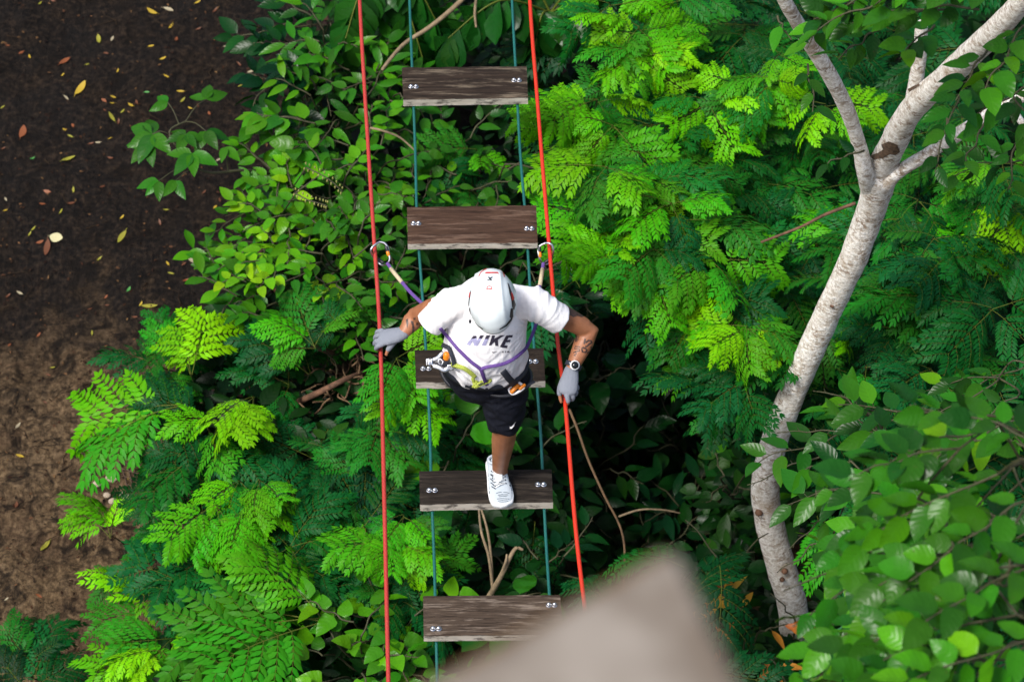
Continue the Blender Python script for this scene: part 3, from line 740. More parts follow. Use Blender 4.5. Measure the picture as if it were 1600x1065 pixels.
# --- helmet
def build_helmet():
    c = V3((-.090, -.128, 1.598)); tilt = Matrix.Rotation(R(-8), 3, 'Y') @ Matrix.Rotation(R(17), 3, 'X') @ Matrix.Rotation(R(3), 3, 'Z')
    V = []; F = []; nu, nv = 56, 22
    for j in range(nv + 1):
        ph = (math.pi * .56) * j / nv
        for i in range(nu):
            th = 2 * math.pi * i / nu
            sx, sy = math.cos(th), math.sin(th)
            e = math.sin(ph) ** .86 if ph < math.pi / 2 else 1 + (ph - math.pi / 2) * .05
            wy = .148 if sy < 0 else .146
            x = .112 * e * math.copysign(abs(sx) ** .92, sx) * (1 - .10 * max(0, -sy) * e) ; y = wy * e * sy; z = .125 * math.cos(ph)
            ridge = .004 * math.exp(-((abs(x) - .058) / .006) ** 2) * (1 if z > .01 else 0)
            band = -.0035 * (1 / (1 + math.exp((.058 - abs(x)) / .0022))) * (1 if z > 0 else max(0, 1 + z / .02))
            k = 1 + (ridge + band) / .13
            v = V3((x * k, y * k, z * k + (ridge)))
            if sy < -.6 and ph > 1.2: v.y -= .012 * (ph - 1.2) * (-sy - .6) * 3; v.z += .01 * (ph - 1.2)      # short peak
            V.append(c + tilt @ v)
    for j in range(nv):
        for i in range(nu):
            F.append((j * nu + i, (j + 1) * nu + i, (j + 1) * nu + (i + 1) % nu, j * nu + (i + 1) % nu))
    n0 = len(V)
    for j in (nv, nv // 2, 2):        # inner lining
        for i in range(nu): V.append(c + (V[j * nu + i] - c) * .93)
    for a in range(2):
        for i in range(nu): F.append((n0 + a * nu + i, n0 + a * nu + (i + 1) % nu, n0 + (a + 1) * nu + (i + 1) % nu, n0 + (a + 1) * nu + i))
    for i in range(nu): F.append((nv * nu + i, n0 + i, n0 + (i + 1) % nu, nv * nu + (i + 1) % nu))
    h = mk('helmet', V, F, M['helmet'], person)
    sb = BVHTree.FromPolygons(V, F)
    z7 = lambda p: zc(p, 10.65, 700, 400); z2 = lambda p: zc(p, 4.839, 640, 400)
    decal('vent', sb, [z7([(985, 440), (1010, 470), (1052, 585), (1082, 690), (1125, 800), (1095, 905), (1064, 840), (1052, 740), (1018, 610)])], M['black'], h, .35, .0015)
    decal('vent', sb, [z7([(1040, 600), (1066, 620), (1096, 705), (1060, 742)])], M['red'], h, .35, .003)
    decal('vent', sb, [z7([(1040, 870), (1082, 870), (1082, 1000), (1058, 1050), (1022, 1010)])], M['black'], h, .35, .0015)
    decal('vent', sb, [z7([(395, 560), (380, 640), (358, 760), (345, 830), (338, 830), (350, 720), (375, 590)])], M['black'], h, .3, .0015)
    decal('vent', sb, [z7([(382, 600), (368, 690), (352, 690), (366, 610)])], M['red'], h, .3, .003)
    decal('vent', sb, [z7([(350, 860), (364, 860), (392, 1040), (375, 1030), (350, 920)])], M['black'], h, .3, .0015)
    decal('rim_gap', sb, [z2(stroke([(470, 470), (490, 500), (520, 528), (556, 549)], 3.2)), z2([(680, 555), (735, 528), (772, 482), (776, 472), (764, 470), (725, 520), (678, 548)])], M['black'], h, .3, .0015)
    decal('slot', sb, [z7([(600, 297), (640, 268), (825, 266), (850, 300), (815, 290), (645, 292)])], M['red'], h, .3, .0015)
    decal('slot', sb, [z7(stroke([(512, 345), (545, 275), (600, 232), (640, 218)], 6)), z7(stroke([(850, 218), (895, 240), (925, 300), (938, 350)], 7))], M['red'], h, .3, .0015)
    decal('emblem', sb, [z7([(660, 348), (690, 348), (705, 360), (722, 348), (745, 348), (742, 362), (715, 380), (735, 398), (738, 412), (705, 410), (690, 400), (672, 412), (648, 412), (655, 398), (690, 380), (665, 362)])], M['navy'], h, .2, .0015)
    decal('emblem', sb, [z7(stroke([(642, 552), (648, 525), (668, 505), (690, 500), (712, 508), (728, 528), (732, 552)], 7)), z7(stroke([(655, 548), (680, 535), (700, 548), (720, 540)], 6)), z7(stroke([(640, 556), (735, 556)], 4))], M['red'], h, .2, .0015)
    # chin strap
    b = MB(); hc = V3((-.092, -.130, 1.575)); rot = Matrix.Rotation(R(38), 3, 'X'); Hh = lambda x, y, z: hc + rot @ V3((x, y, z))
    b.tube(smooth_path([Hh(-.088, .0, .02), Hh(-.08, -.025, -.06), Hh(-.04, -.055, -.125), Hh(0, -.065, -.14), Hh(.04, -.055, -.125), Hh(.08, -.025, -.06), Hh(.088, 0, .02)], 5), (.009, .002), ref=(0, 1, 0), n=8)
    b.build('chin_strap', M['black'], h)
    b = MB(); q = P(698, 502, 1.5); b.box(P(734.5, 502, 1.52), (.006, 0, 0), (0, .010, -.006), (0, .002, .004)); b.build('clip', M['black'], h)
    # close-cropped hair under the helmet
    b = MB(); b.ellipsoid(hc + rot @ V3((0, .022, .018)), (.079, .088, .092), rot); b.build('hair', M['hair'], person)
build_helmet()

# --- tattoos
z5b = lambda p: zc(p, 5.917, 840, 470)
def tat(strokes, w): return [z5b(stroke(s, w)) for s in strokes]
T1 = tat([[(335, 335), (385, 330)], [(340, 352), (380, 348)], [(345, 368), (378, 364)], [(360, 332), (356, 380)]], 4.5)
T1 += tat([[(392, 425), (350, 420), (340, 440), (385, 445), (390, 460), (345, 470)], [(330, 480), (352, 470), (360, 488), (335, 502), (352, 508)]], 5)
T1 += tat([[(445, 385), (470, 365), (495, 370), (500, 385), (480, 395), (455, 420), (440, 420)], [(408, 445), (420, 430), (445, 440), (455, 455), (440, 475), (415, 470), (408, 445)], [(455, 480), (485, 470), (500, 440), (490, 420)], [(430, 400), (440, 350)]], 8)
decal('tattoo', BB, T1, M['ink'], body, .3, .0008)
decal('tattoo', BB, [z5b([(268, 115), (285, 40), (330, 70), (400, 110), (440, 140), (405, 150), (370, 138), (330, 150), (300, 132)])], M['ink'], body, .3, .0008)
z4b = lambda p: zc(p, 9.679, 570, 460)
decal('tattoo', BB, [z4b(p) for p in ([(690, 400), (735, 400), (750, 500), (740, 600), (700, 690), (690, 640), (718, 560), (715, 470)], [(620, 385), (650, 360), (660, 420), (640, 520)])], M['ink'], body, .3, .0008)
decal('tattoo', BB, [z4b(p) for p in ([(775, 430), (805, 420), (800, 460), (780, 465)], [(735, 355), (770, 345), (765, 380), (740, 385)], [(840, 400), (870, 390), (865, 420)])], M['ink'], body, .3, .0008)

# --- shoes
def build_shoe(heel, toe, parent):
    ax = (toe - heel).normalized(); up = V3((0, 0, 1)); sd = ax.cross(up).normalized(); Ln = (toe - heel).length
    def at(x, y, z): return heel + ax * (x * Ln) + sd * y + up * z
    prof = [(.0, .026, .03, .075), (.035, .037, .03, .098), (.12, .042, .03, .106), (.22, .043, .03, .112), (.32, .045, .03, .108), (.42, .048, .03, .093), (.55, .053, .03, .078), (.68, .056, .03, .064), (.80, .055, .028, .054), (.90, .048, .026, .047), (.965, .034, .024, .040), (1.0, .014, .022, .030)]
    b = MB(); V = []; F = []; n = 18
    for (x, w, z0, z1) in prof:
        for k in range(n):
            a = 2 * math.pi * k / n; cy, cz = math.cos(a), math.sin(a)
            y = w * math.copysign(abs(cy) ** .75, cy); z = (z0 + z1) / 2 + (z1 - z0) / 2 * cz
            if cz > 0: y *= 1 - .22 * cz * (1 if x < .5 else .6)
            V.append(at(x, y, z))
    for i in range(len(prof) - 1):
        for k in range(n): F.append((i * n + k, i * n + (k + 1) % n, (i + 1) * n + (k + 1) % n, (i + 1) * n + k))
    F.append(tuple(range(n))); F.append(tuple((len(prof) - 1) * n + k for k in range(n))[::-1])
    b.add(V, F); s = b.build('shoe', M['shoe'], parent)
    sub = s.modifiers.new('sub', 'SUBSURF'); sub.levels = sub.render_levels = 2
    # sole
    V = []; F = []; m = 40
    def outl(t):
        th = 2 * math.pi * t / m; x = .5 - .5 * math.cos(th); sgn = 1 if math.sin(th) >= 0 else -1
        w = np.interp(x, [p[0] for p in prof], [p[1] for p in prof]) + .004
        if x > .97 or x < .02: w *= .7
        return x, w * sgn
    for z, g in ((.0, .97), (.006, 1.0), (.028, 1.03), (.036, 1.0)):
        for t in range(m):
            x, y = outl(t); V.append(at((x - .5) * (1.02 * g) + .5, y * g, z + .008 * (x > .9) * (x - .9) * 10))
    for a in range(3):
        for t in range(m): F.append((a * m + t, a * m + (t + 1) % m, (a + 1) * m + (t + 1) % m, (a + 1) * m + t))
    F.append(tuple(range(m))[::-1]); F.append(tuple(3 * m + t for t in range(m)))
    b = MB().add(V, F); b.build('sole', M['sole'], s)
    # tongue, collar, laces, eyelets
    b = MB(); b.tube([at(.30, 0, .128), at(.36, 0, .118), at(.45, 0, .102), at(.58, 0, .082)], [(.022, .006), (.024, .007), (.022, .007), (.018, .006)], ref=sd, n=12); b.build('tongue', M['sole'], s)
    b = MB(); b.loop([at(.20 + .115 * math.cos(t), .037 * math.sin(t), .112 + .010 * math.cos(t)) for t in np.linspace(0, 6.283, 22, endpoint=False)], .0075, 8); b.build('collar', M['shoe'], s)
    b = MB(); ey = MB()
    for i, x in enumerate((.40, .455, .51, .565, .62)):
        z = np.interp(x, [p[0] for p in prof], [p[3] for p in prof]) + .012 - .004 * i / 4
        b.tube([at(x, -.027, z - .010), at(x + .012, -.012, z + .0015), at(x + .012, .012, z + .0015), at(x, .027, z - .010)], .0032, n=6)
        b.tube([at(x, -.027, z - .010), at(x + .035, .0, z - .001), at(x + .055, .024, z - .013)], .0028, n=6)
        for q in (-1, 1): ey.ellipsoid(at(x, q * .030, z - .0105), (.0042, .0042, .0032), None, 8, 6)
    b.build('laces', M['sole'], s); ey.build('eyelets', M['navy'], s)
    for q in (-1, 1):
        b = MB()
        for i in range(5):
            x = .30 + i * .085; w = np.interp(x, [p[0] for p in prof], [p[1] for p in prof])
            b.tube([at(x, q * (w * .80), .078 - .007 * i), at(x + .03, q * (w * .97), .060 - .004 * i), at(x + .07, q * (w * 1.0 + .001), .047 - .002 * i)], .0019, n=5)
        b.build('side_stripe', M['navy'], s)
    b = MB(); b.box(at(.335, 0, .1275), ax * .008, sd * .007, up * .001); b.build('logo', M['navy'], s)
    return s
shoe0 = build_shoe(P(772, 724, 0.0), P(786.5, 796, .0), person)
bpy.context.view_layer.update(); ev = shoe0.evaluated_get(bpy.context.evaluated_depsgraph_get()); em = ev.to_mesh()
FB = BVHTree.FromPolygons([v.co + off for v in em.vertices], [tuple(p.vertices) for p in em.polygons]); ev.to_mesh_clear()
M['grey_knit_line'] = plain('blue_grey_knit_line', (.10, .13, .16), .8, var=.2, bmp=0)
decal('side_stripe', FB, [z3(stroke(q, 3.2)) for q in ([(562, 712), (590, 742)], [(560, 742), (594, 772)], [(563, 770), (600, 800)], [(568, 796), (598, 815)], [(684, 712), (690, 765)], [(690, 742), (700, 790)], [(690, 788), (716, 806)])], M['navy'], shoe0, .3, .002)
decal('toe_pattern', FB, [z3(stroke(q, 2.2)) for q in ([(612, 858), (640, 853), (682, 855)], [(618, 868), (645, 864), (676, 866)], [(606, 884), (640, 880), (690, 884)], [(612, 898), (642, 894), (684, 898)], [(600, 846), (620, 838), (640, 836)], [(650, 836), (672, 838), (692, 846)], [(618, 912), (645, 908), (674, 912)])], M['grey_knit_line'], shoe0, .3, .0016)
build_shoe(V3((-.185, .86, .0)), V3((-.20, .575, .0)), person)

# --- wristwatch
def build_watch():
    c = wrL.lerp(elL, .10); t = (elL - wrL).normalized()
    up = -ray(893, 575).normalized(); up = (up + V3((.25, 0, .3))).normalized(); up = (up - t * up.dot(t)).normalized(); sd = t.cross(up)
    b = MB(); ring = [c + (up * math.sin(a) * .036 + sd * math.cos(a) * .037) for a in np.linspace(0, 6.283, 26, endpoint=False)]
    V = []; F = []
    for p in ring:
        o = (p - c).normalized()
        V += [p + t * .011, p + t * .011 + o * .003, p - t * .011 + o * .003, p - t * .011]
    for i in range(26):
        for k in range(4): F.append((i * 4 + k, i * 4 + (k + 1) % 4, ((i + 1) % 26) * 4 + (k + 1) % 4, ((i + 1) % 26) * 4 + k))
    w = b.add(V, F).build('wristwatch', M['navy'], person)
    f = c + up * .037
    b = MB(); b.tube([f, f + up * .010], .0225, ref=sd, n=28, rnd=False); b.build('case', M['sole'], w)
    b = MB(); b.tube([f + up * .0095, f + up * .0112], .0172, ref=sd, n=28, rnd=False); b.build('dial', plain('black_glass', (.008, .012, .015), .08, var=.1, bmp=0), w)
    b = MB(); b.tube([f + up * .005 - t.cross(up) * .0215, f + up * .005 - t.cross(up) * .027], .003, n=8); b.build('crown', M['steel_dull'], w)
build_watch()

# --- harness
def on_shirt(px, py, lift=.008, bvh=None):
    best = None
    for t in ((SB, HB) if bvh is None else (bvh,)):
        h = t.ray_cast(CAM, ray(px, py).normalized())
        if h[0] is not None and (best is None or h[3] < best[3]): best = h
    if best is None: return None
    n = best[1] if best[1].dot(FWD) < 0 else -best[1]
    return best[0] + n * lift
def on_path(pts, lift=.008):
    out = []
    for q in smooth_path(pts, 5):
        p = on_shirt(q[0], q[1], lift)
        if p is not None: out.append(p)
    # smooth the drape
    for _ in range(3): out = [out[0]] + [(out[i - 1] + out[i] * 2 + out[i + 1]) / 4 for i in range(1, len(out) - 1)] + [out[-1]]
    return out
def strap(b, pts, w, th=.0016):
    """flat webbing facing outward"""
    V = []; F = []
    for i, p in enumerate(pts):
        t = (pts[min(i + 1, len(pts) - 1)] - pts[max(i - 1, 0)]).normalized()
        n = -ray(800, 532).normalized(); s = t.cross(n).normalized(); n = s.cross(t)
        V += [p + s * w - n * th, p + s * w + n * th, p - s * w + n * th, p - s * w - n * th]
    for i in range(len(pts) - 1):
        for k in range(4): F.append((i * 4 + k, i * 4 + (k + 1) % 4, (i + 1) * 4 + (k + 1) % 4, (i + 1) * 4 + k))
    m = (len(pts) - 1) * 4; F += [(3, 2, 1, 0), (m, m + 1, m + 2, m + 3)]
    return b.add(V, F)
def build_harness():
    # waist belt: a padded ring just under the hem
    V = []; F = []; m = 60
    for k in range(m):
        a = 2 * math.pi * k / m; o = V3((math.cos(a), math.sin(a), 0))
        for dr, dz in ((0, .018), (.010, .021), (.013, 0), (.010, -.021), (0, -.018)):
            V.append(V3((-.126, .038, .942)) + V3((o.x * (.196 + dr), o.y * (.154 + dr), dz - .012 * o.x)))
    for k in range(m):
        for e in range(5): F.append((k * 5 + e, k * 5 + (e + 1) % 5, ((k + 1) % m) * 5 + (e + 1) % 5, ((k + 1) % m) * 5 + e))
    h = MB().add(V, F).build('harness', M['navy'], person)
    b = MB(); strap(b, on_path([(785, 577), (793, 588), (801, 597), (808, 604)], .010), .016); b.build('strap', M['navy'], h)
    b = MB(); strap(b, on_path([(690, 536), (697, 539), (704, 542)], .010), .010); strap(b, on_path([(704, 541), (708, 551), (711, 562), (712, 572)], .012), .010); b.build('strap', M['navy'], h)
    b = MB(); strap(b, on_path([(708, 567), (716, 569), (725, 573), (735, 579), (742, 588)], .012), .010); b.build('lime_strap', M['lime'], h)
    # leg loops round the thighs
    for hp, kn in ((hipL, knL), (hipR, knR)):
        b = MB(); q = hp.lerp(kn, .16); t = (kn - hp).normalized(); x = t.cross(V3((0, 1, 0))).normalized(); y = t.cross(x)
        b.loop([q + x * .134 * math.cos(a) + y * .134 * math.sin(a) for a in np.linspace(0, 6.283, 30, endpoint=False)], .010, 8); b.build('leg_loop', M['black'], h)
    # lime knot and tie-in loop
    kn = on_shirt(748, 597, .02); 
    b = MB()
    for q in ([(741, 586), (738, 592), (742, 597), (747, 593), (745, 587), (741, 590), (740, 598), (745, 603), (750, 599)], [(739, 604), (743, 599), (748, 601), (744, 605), (740, 603)]):
        b.tube(smooth_path([PD(x, y, (kn - CAM).dot(FWD) - .012 * (i % 2)) for i, (x, y) in enumerate(q)], 5), .0062, n=8)
    b.build('knot', M['lime'], h)
    b = MB(); dd = (kn - CAM).dot(FWD) - .012
    strap(b, [PD(x, y, dd) for x, y in [(745, 602), (752, 599), (759, 596.5), (765, 594)]], .011, .003); lp = b.build('tie_in_loop', M['lime'], h)
    b = MB()
    for i in range(6): 
        q = PD(748.5 + i * 2.7, 600.8 - i * 1.05, dd - .006); b.box(q, (.0030, 0, 0), UP * (.0050 if i % 2 else .0036), FWD * .0012)
    b.build('lettering', M['black'], lp)
    b = MB(); b.tube(smooth_path([PD(x, y, dd) for x, y in [(752, 596), (748, 589), (752, 584), (758, 585), (764, 588), (767, 593), (764, 597)]], 5), .006, n=8); b.build('bight', M['lime'], h)
build_harness()

# --- lanyards and hardware (held by the harness and the ropes: things of their own)
def lanyard(free, on, label, sleeve):
    p0 = [Vector(q) for q in free]; p1 = on_path(on, .007)
    path = [Vector(q) for q in smooth_path(p0 + p1[:1], 6)][:-1] + p1
    t = thing('lanyard', path[-1], label, 'lanyard', 'purple safety lanyards')
    b = MB(); b.tube(path, (.0045, .0085), ref=FWD, n=10); b.build('webbing', M['purple'], t)
    b = MB(); a, c = sleeve; b.tube([a, a.lerp(c, .5), c], [(.0125, .010)] * 3, ref=FWD, n=12, rnd=False); b.build('sleeve', M['beige'], t)
    return t
cz = .985
lanyard([P(605, 411, cz), P(614, 423, 1.0), P(640, 455, 1.04), P(663, 477, 1.09), P(674, 490, 1.12)], [(688, 512), (700, 524), (718, 545), (735, 562), (747, 572), (752, 577), (757, 590), (758, 599)],
        'purple lanyard with beige sleeve from the paler rope under the bent arm to the waist', (P(611, 420, .995), P(628, 441, 1.02)))
lanyard([P(849, 411, cz), P(847, 424, .99), P(843, 448, 1.03), P(840, 475, 1.06), P(838, 505, 1.10)], [(824, 538), (815, 548), (800, 560), (785, 567), (770, 570), (757, 573), (752, 577), (758, 592), (760, 600)],
        'purple lanyard with beige sleeve passing behind the shoulder next to the brighter rope', (P(847.5, 421, .99), P(843.5, 446, 1.028)))
def carabiner(pts, rope_px, z, label, gate):
    d0 = (P(*rope_px, z) - CAM).dot(FWD)
    n = len(pts); ring = smooth_path([PD(x, y, d0 + dd) for x, y, dd in pts] + [PD(*pts[0][:2], d0 + pts[0][2])], 5)[:-1]
    t = thing('carabiner', ring[len(ring) // 2], label, 'carabiner', 'carabiners clipped on the red ropes')
    b = MB(); b.loop([Vector(p) for p in ring], .0056, 10); b.build('frame', M['steel_dull'], t)
    for (a, c, m, r) in gate:
        b = MB(); b.tube([PD(a[0], a[1], d0 + a[2]), PD(c[0], c[1], d0 + c[2])], r, n=10); b.build('gate_sleeve', m, t)
carabiner([(593, 378, -.02), (584, 384, -.03), (579.5, 391, -.03), (582, 400, .0), (590, 409, .04), (598, 414.5, .03), (605, 412, -.01), (609, 405, -.02), (607.5, 396, -.02), (606, 387, -.02), (601, 380, -.02)], (587, 395), .99,
          'silver carabiner clipped round the paler red rope, left of the helmet', [((603.5, 386, -.02), (605.5, 391.5, -.02), M['black'], .009), ((605.8, 393, -.02), (607, 398, -.02), M['orange'], .0085), ((591, 405, .03), (598, 410, .02), M['black'], .0085)])
carabiner([(852, 380, -.02), (844, 384, -.02), (841, 391, -.02), (842, 399, -.02), (845, 408, -.01), (851, 413, .03), (858, 410, .04), (862, 402, .02), (864.5, 393, -.02), (863, 384, -.03), (858, 380, -.03)], (858.5, 395), .99,
          'silver carabiner clipped round the brighter red rope, right of the helmet', [((842.5, 387, -.02), (843, 393, -.02), M['black'], .009), ((843, 394, -.02), (844, 400, -.02), M['orange'], .0085), ((852, 410, .03), (859, 405, .03), M['black'], .0085)])
# pulley hanging at the hip
def build_pulley():
    d0 = (on_shirt(700, 560, .03) - CAM).dot(FWD); Q = lambda x, y, dd=0: PD(x / 6.667 + 640, y / 6.667 + 500, d0 + dd)
    t = thing('pulley', Q(330, 440, .02), 'metal pulley trolley with orange button clipped at the hip over the dark board', 'pulley')
    b = MB()
    for y in (408, 462):
        b.tube([Q(178, y, 0), Q(250, y + 3, 0)], (.006, .004), ref=FWD, n=8)
    for x in (180, 246): b.tube([Q(x, 408), Q(x, 464)], .0055, n=8)
    b.build('wheel_frame', M['steel_dull'], t)
    b = MB(); b.tube([Q(205, 414, -.004), Q(205, 458, -.004)], .012, n=14); b.tube([Q(228, 414, -.004), Q(228, 458, -.004)], .010, n=14); b.build('wheel', M['chrome'], t)
    b = MB(); b.tube(smooth_path([Q(250, 412, -.01), Q(290, 395, -.015), Q(320, 365, -.02), Q(345, 345, -.02)], 4), (.011, .006), ref=UP, n=8)
    b.tube(smooth_path([Q(250, 478, -.01), Q(310, 495, -.015), Q(360, 520, -.015), Q(400, 505, -.015), Q(455, 490, -.01)], 4), (.013, .006), ref=UP, n=8); b.build('side_plate', M['steel_dull'], t)
    b = MB(); b.tube([Q(270, 435, -.005), Q(330, 440, -.008), Q(400, 450, -.005)], [(.022, .012), (.026, .014), (.022, .012)], ref=UP, n=10); b.tube([Q(300, 380, -.01), Q(345, 372, -.012)], .010, n=8); b.build('body', M['black'], t)
    b = MB(); b.tube([Q(380, 395, -.01), Q(384, 358, -.02)], .0155, n=12); b.build('button', M['orange'], t)
    b = MB(); b.loop([Q(x, y, -.018) for x, y in ((320, 400), (350, 430), (335, 465), (305, 450), (300, 415))], .0038, 8); b.loop([Q(x, y, -.018) for x, y in ((400, 470), (440, 470), (465, 495), (430, 515), (395, 500))], .0045, 8); b.build('shackle', M['steel_dull'], t)
    b = MB(); b.tube([Q(440, 490, -.015), Q(480, 510, -.015), Q(512, 532, -.01)], .0042, n=8); b.build('pin', M['chrome'], t)
build_pulley()
def build_clip():
    d0 = (on_shirt(803, 603, .022) - CAM).dot(FWD); Q = lambda x, y, dd=0: PD(x / 6.667 + 640, y / 6.667 + 500, d0 + dd)
    t = thing('carabiner', Q(1110, 700), 'white carabiner with orange gate hanging from the dark harness strap over the shorts', 'carabiner')
    ring = smooth_path([Q(*q) for q in ((1095, 645), (1140, 650), (1175, 680), (1190, 700), (1150, 735), (1080, 768), (1045, 745), (1035, 705), (1060, 690), (1095, 645))], 4)[:-1]
    b = MB(); b.loop([Vector(p) for p in ring], .0068, 10); b.build('frame', M['white'], t)
    b = MB(); b.tube([Q(1065, 745, -.012), Q(1095, 712, -.014), Q(1125, 682, -.012)], .0105, n=12); b.build('gate_sleeve', M['orange'], t)
    b = MB(); b.tube([Q(1150, 712, -.008), Q(1195, 675, -.006)], .0085, n=10); b.build('gate_sleeve', M['orange'], t)
    b = MB(); b.tube([Q(1195, 700, .01), Q(1250, 665, .02), Q(1300, 640, .03)], [(.008, .003)] * 3, n=8); b.build('tail', M['navy'], t)
build_clip()
# ------------------------------------------------------------------ leaf and frond shapes (numpy)
def leaf_t(W=.4, n=5, fold=.25, droop=.15, tip=1.0, base=.6, wav=0.0):
    """one leaf of length 1 along +X; returns V, Q, lv"""
    us = np.linspace(0, 1, n); V = []; lv = []
    for i, u in enumerate(us):
        w = W * .5 * (math.sin(math.pi * u ** base) ** tip if 0 < u < 1 else .02)
        z = -droop * u * u
        for k in (-1, 0, 1):
            V.append((u, k * w, z + abs(k) * fold * w + wav * w * math.sin(u * 14 + k))); lv.append((u, k, 0))
    Q = []
    for i in range(n - 1):
        for k in range(2):
            a = i * 3 + k; Q.append((a, a + 3, a + 4, a + 1))
    return np.array(V, np.float32), np.array(Q, np.int32), np.array(lv, np.float32)
def tube_t(pts, r0, r1, n=4):
    pts = np.asarray(pts, float); V = []; Q = []
    m = len(pts)
    for i, p in enumerate(pts):
        t = pts[min(i + 1, m - 1)] - pts[max(i - 1, 0)]; t /= np.linalg.norm(t) + 1e-9
        a = np.array((0, 0, 1.)) if abs(t[2]) < .9 else np.array((1., 0, 0)); x = np.cross(t, a); x /= np.linalg.norm(x); y = np.cross(t, x)
        r = r0 + (r1 - r0) * i / max(1, m - 1)
        for k in range(n):
            g = 2 * math.pi * k / n; V.append(p + (x * math.cos(g) + y * math.sin(g)) * r)
    for i in range(m - 1):
        for k in range(n): Q.append((i * n + k, i * n + (k + 1) % n, (i + 1) * n + (k + 1) % n, (i + 1) * n + k))
    return np.array(V, np.float32), np.array(Q, np.int32), np.tile(np.array([[-1, 0, .5]], np.float32), (len(V), 1))
def basis(pos, d, up, s, roll=0):
    d = np.asarray(d, float); d = d / np.linalg.norm(d); up = np.asarray(up, float); y = np.cross(up, d)
    if np.linalg.norm(y) < 1e-3: y = np.cross(np.array((.3, 1, .2)), d)
    y /= np.linalg.norm(y); z = np.cross(d, y)
    if roll: y, z = y * math.cos(roll) + z * math.sin(roll), z * math.cos(roll) - y * math.sin(roll)
    Mx = np.eye(4); Mx[:3, 0] = d * s; Mx[:3, 1] = y * s; Mx[:3, 2] = z * s; Mx[:3, 3] = pos
    return Mx
class Fol:
    def __init__(s): s.v = []; s.q = []; s.l = []; s.t = []; s.n = 0
    def add(s, T, mats, tones=None, rnd=None):
        V, Q, lv = T; mats = np.asarray(mats, np.float32).reshape(-1, 4, 4); k = len(mats); m = len(V)
        W = np.einsum('kij,mj->kmi', mats[:, :3, :3], V) + mats[:, None, :3, 3]
        s.v.append(W.reshape(-1, 3)); s.q.append((Q[None] + (np.arange(k) * m)[:, None, None]).reshape(-1, 4) + s.n)
        l = np.repeat(lv[None], k, 0).copy()
        r = rng.random(k) if rnd is None else np.asarray(rnd)
        l[:, :, 2] = (l[:, :, 2] * .6 + r[:, None] * .4)
        s.l.append(l.reshape(-1, 3))
        t = np.zeros(k) if tones is None else np.broadcast_to(np.asarray(tones, float), (k,))
        s.t.append(np.repeat(t, m)); s.n += k * m
    def template(s): return np.concatenate(s.v), np.concatenate(s.q), np.concatenate(s.l)
    def build(s, name, mat, parent=None, loc=None):
        return mk_np(name, np.concatenate(s.v), np.concatenate(s.q), mat, parent, loc, np.concatenate(s.l), np.clip(np.concatenate(s.t), 0, 1))
TRK = [(1385, 240, 1.0, 23), (1375, 275, .8, 27), (1360, 330, .5, 23), (1335, 400, .15, 22), (1298, 480, -.3, 21), (1255, 575, -.8, 21), (1222, 655, -1.2, 21), (1200, 725, -1.6, 21), (1196, 775, -1.9, 22), (1204, 820, -2.15, 22), (1222, 890, -2.5, 23), (1240, 962, -2.9, 23)]
# the deep gap right of the bridge: nothing tall grows in it
HOLLOW = [(905, 470), (960, 505), (1010, 535), (1060, 600), (1110, 690), (1165, 730), (1168, 830), (1090, 850), (1000, 850), (950, 800), (905, 680), (890, 560)]
def proj(p):
    q = np.asarray(p, float) - np.array(CAM); d = q @ np.array(FWD); return 800 + FPX * q[0] / d, 532.5 - FPX * (q @ np.array(UP)) / d, d
TRD = [proj(P(x, y, z))[2] for x, y, z, r in TRK]
def blocks(Mx, ln=1.0):
    """a leaf growing in front of the white trunk, which stands clear"""
    p0 = Mx[:3, 3]; d = Mx[:3, 0]; L_ = np.linalg.norm(d)
    for s in (0, .35, .7, 1):
        x, y, dd = proj(p0 + d * s * ln); pz = (p0 + d * s * ln)[2]
        if s > 0 and ((pz > -2.9 and pip(x, y, HOLLOW)) or (pz > -2.5 and ((x - 530) / 62) ** 2 + ((y - 600) / 42) ** 2 < 1)): return True
        if 235 < y < 960:
            tx = np.interp(y, [t[1] for t in TRK], [t[0] for t in TRK]); td = np.interp(y, [t[1] for t in TRK], TRD); r = np.interp(y, [t[1] for t in TRK], [t[3] for t in TRK])
            if dd < td + .05 and abs(x - tx) < r * .85 + .36 * L_ * FPX / dd: return True
    return False
I4 = np.eye(4, dtype=np.float32)[None]
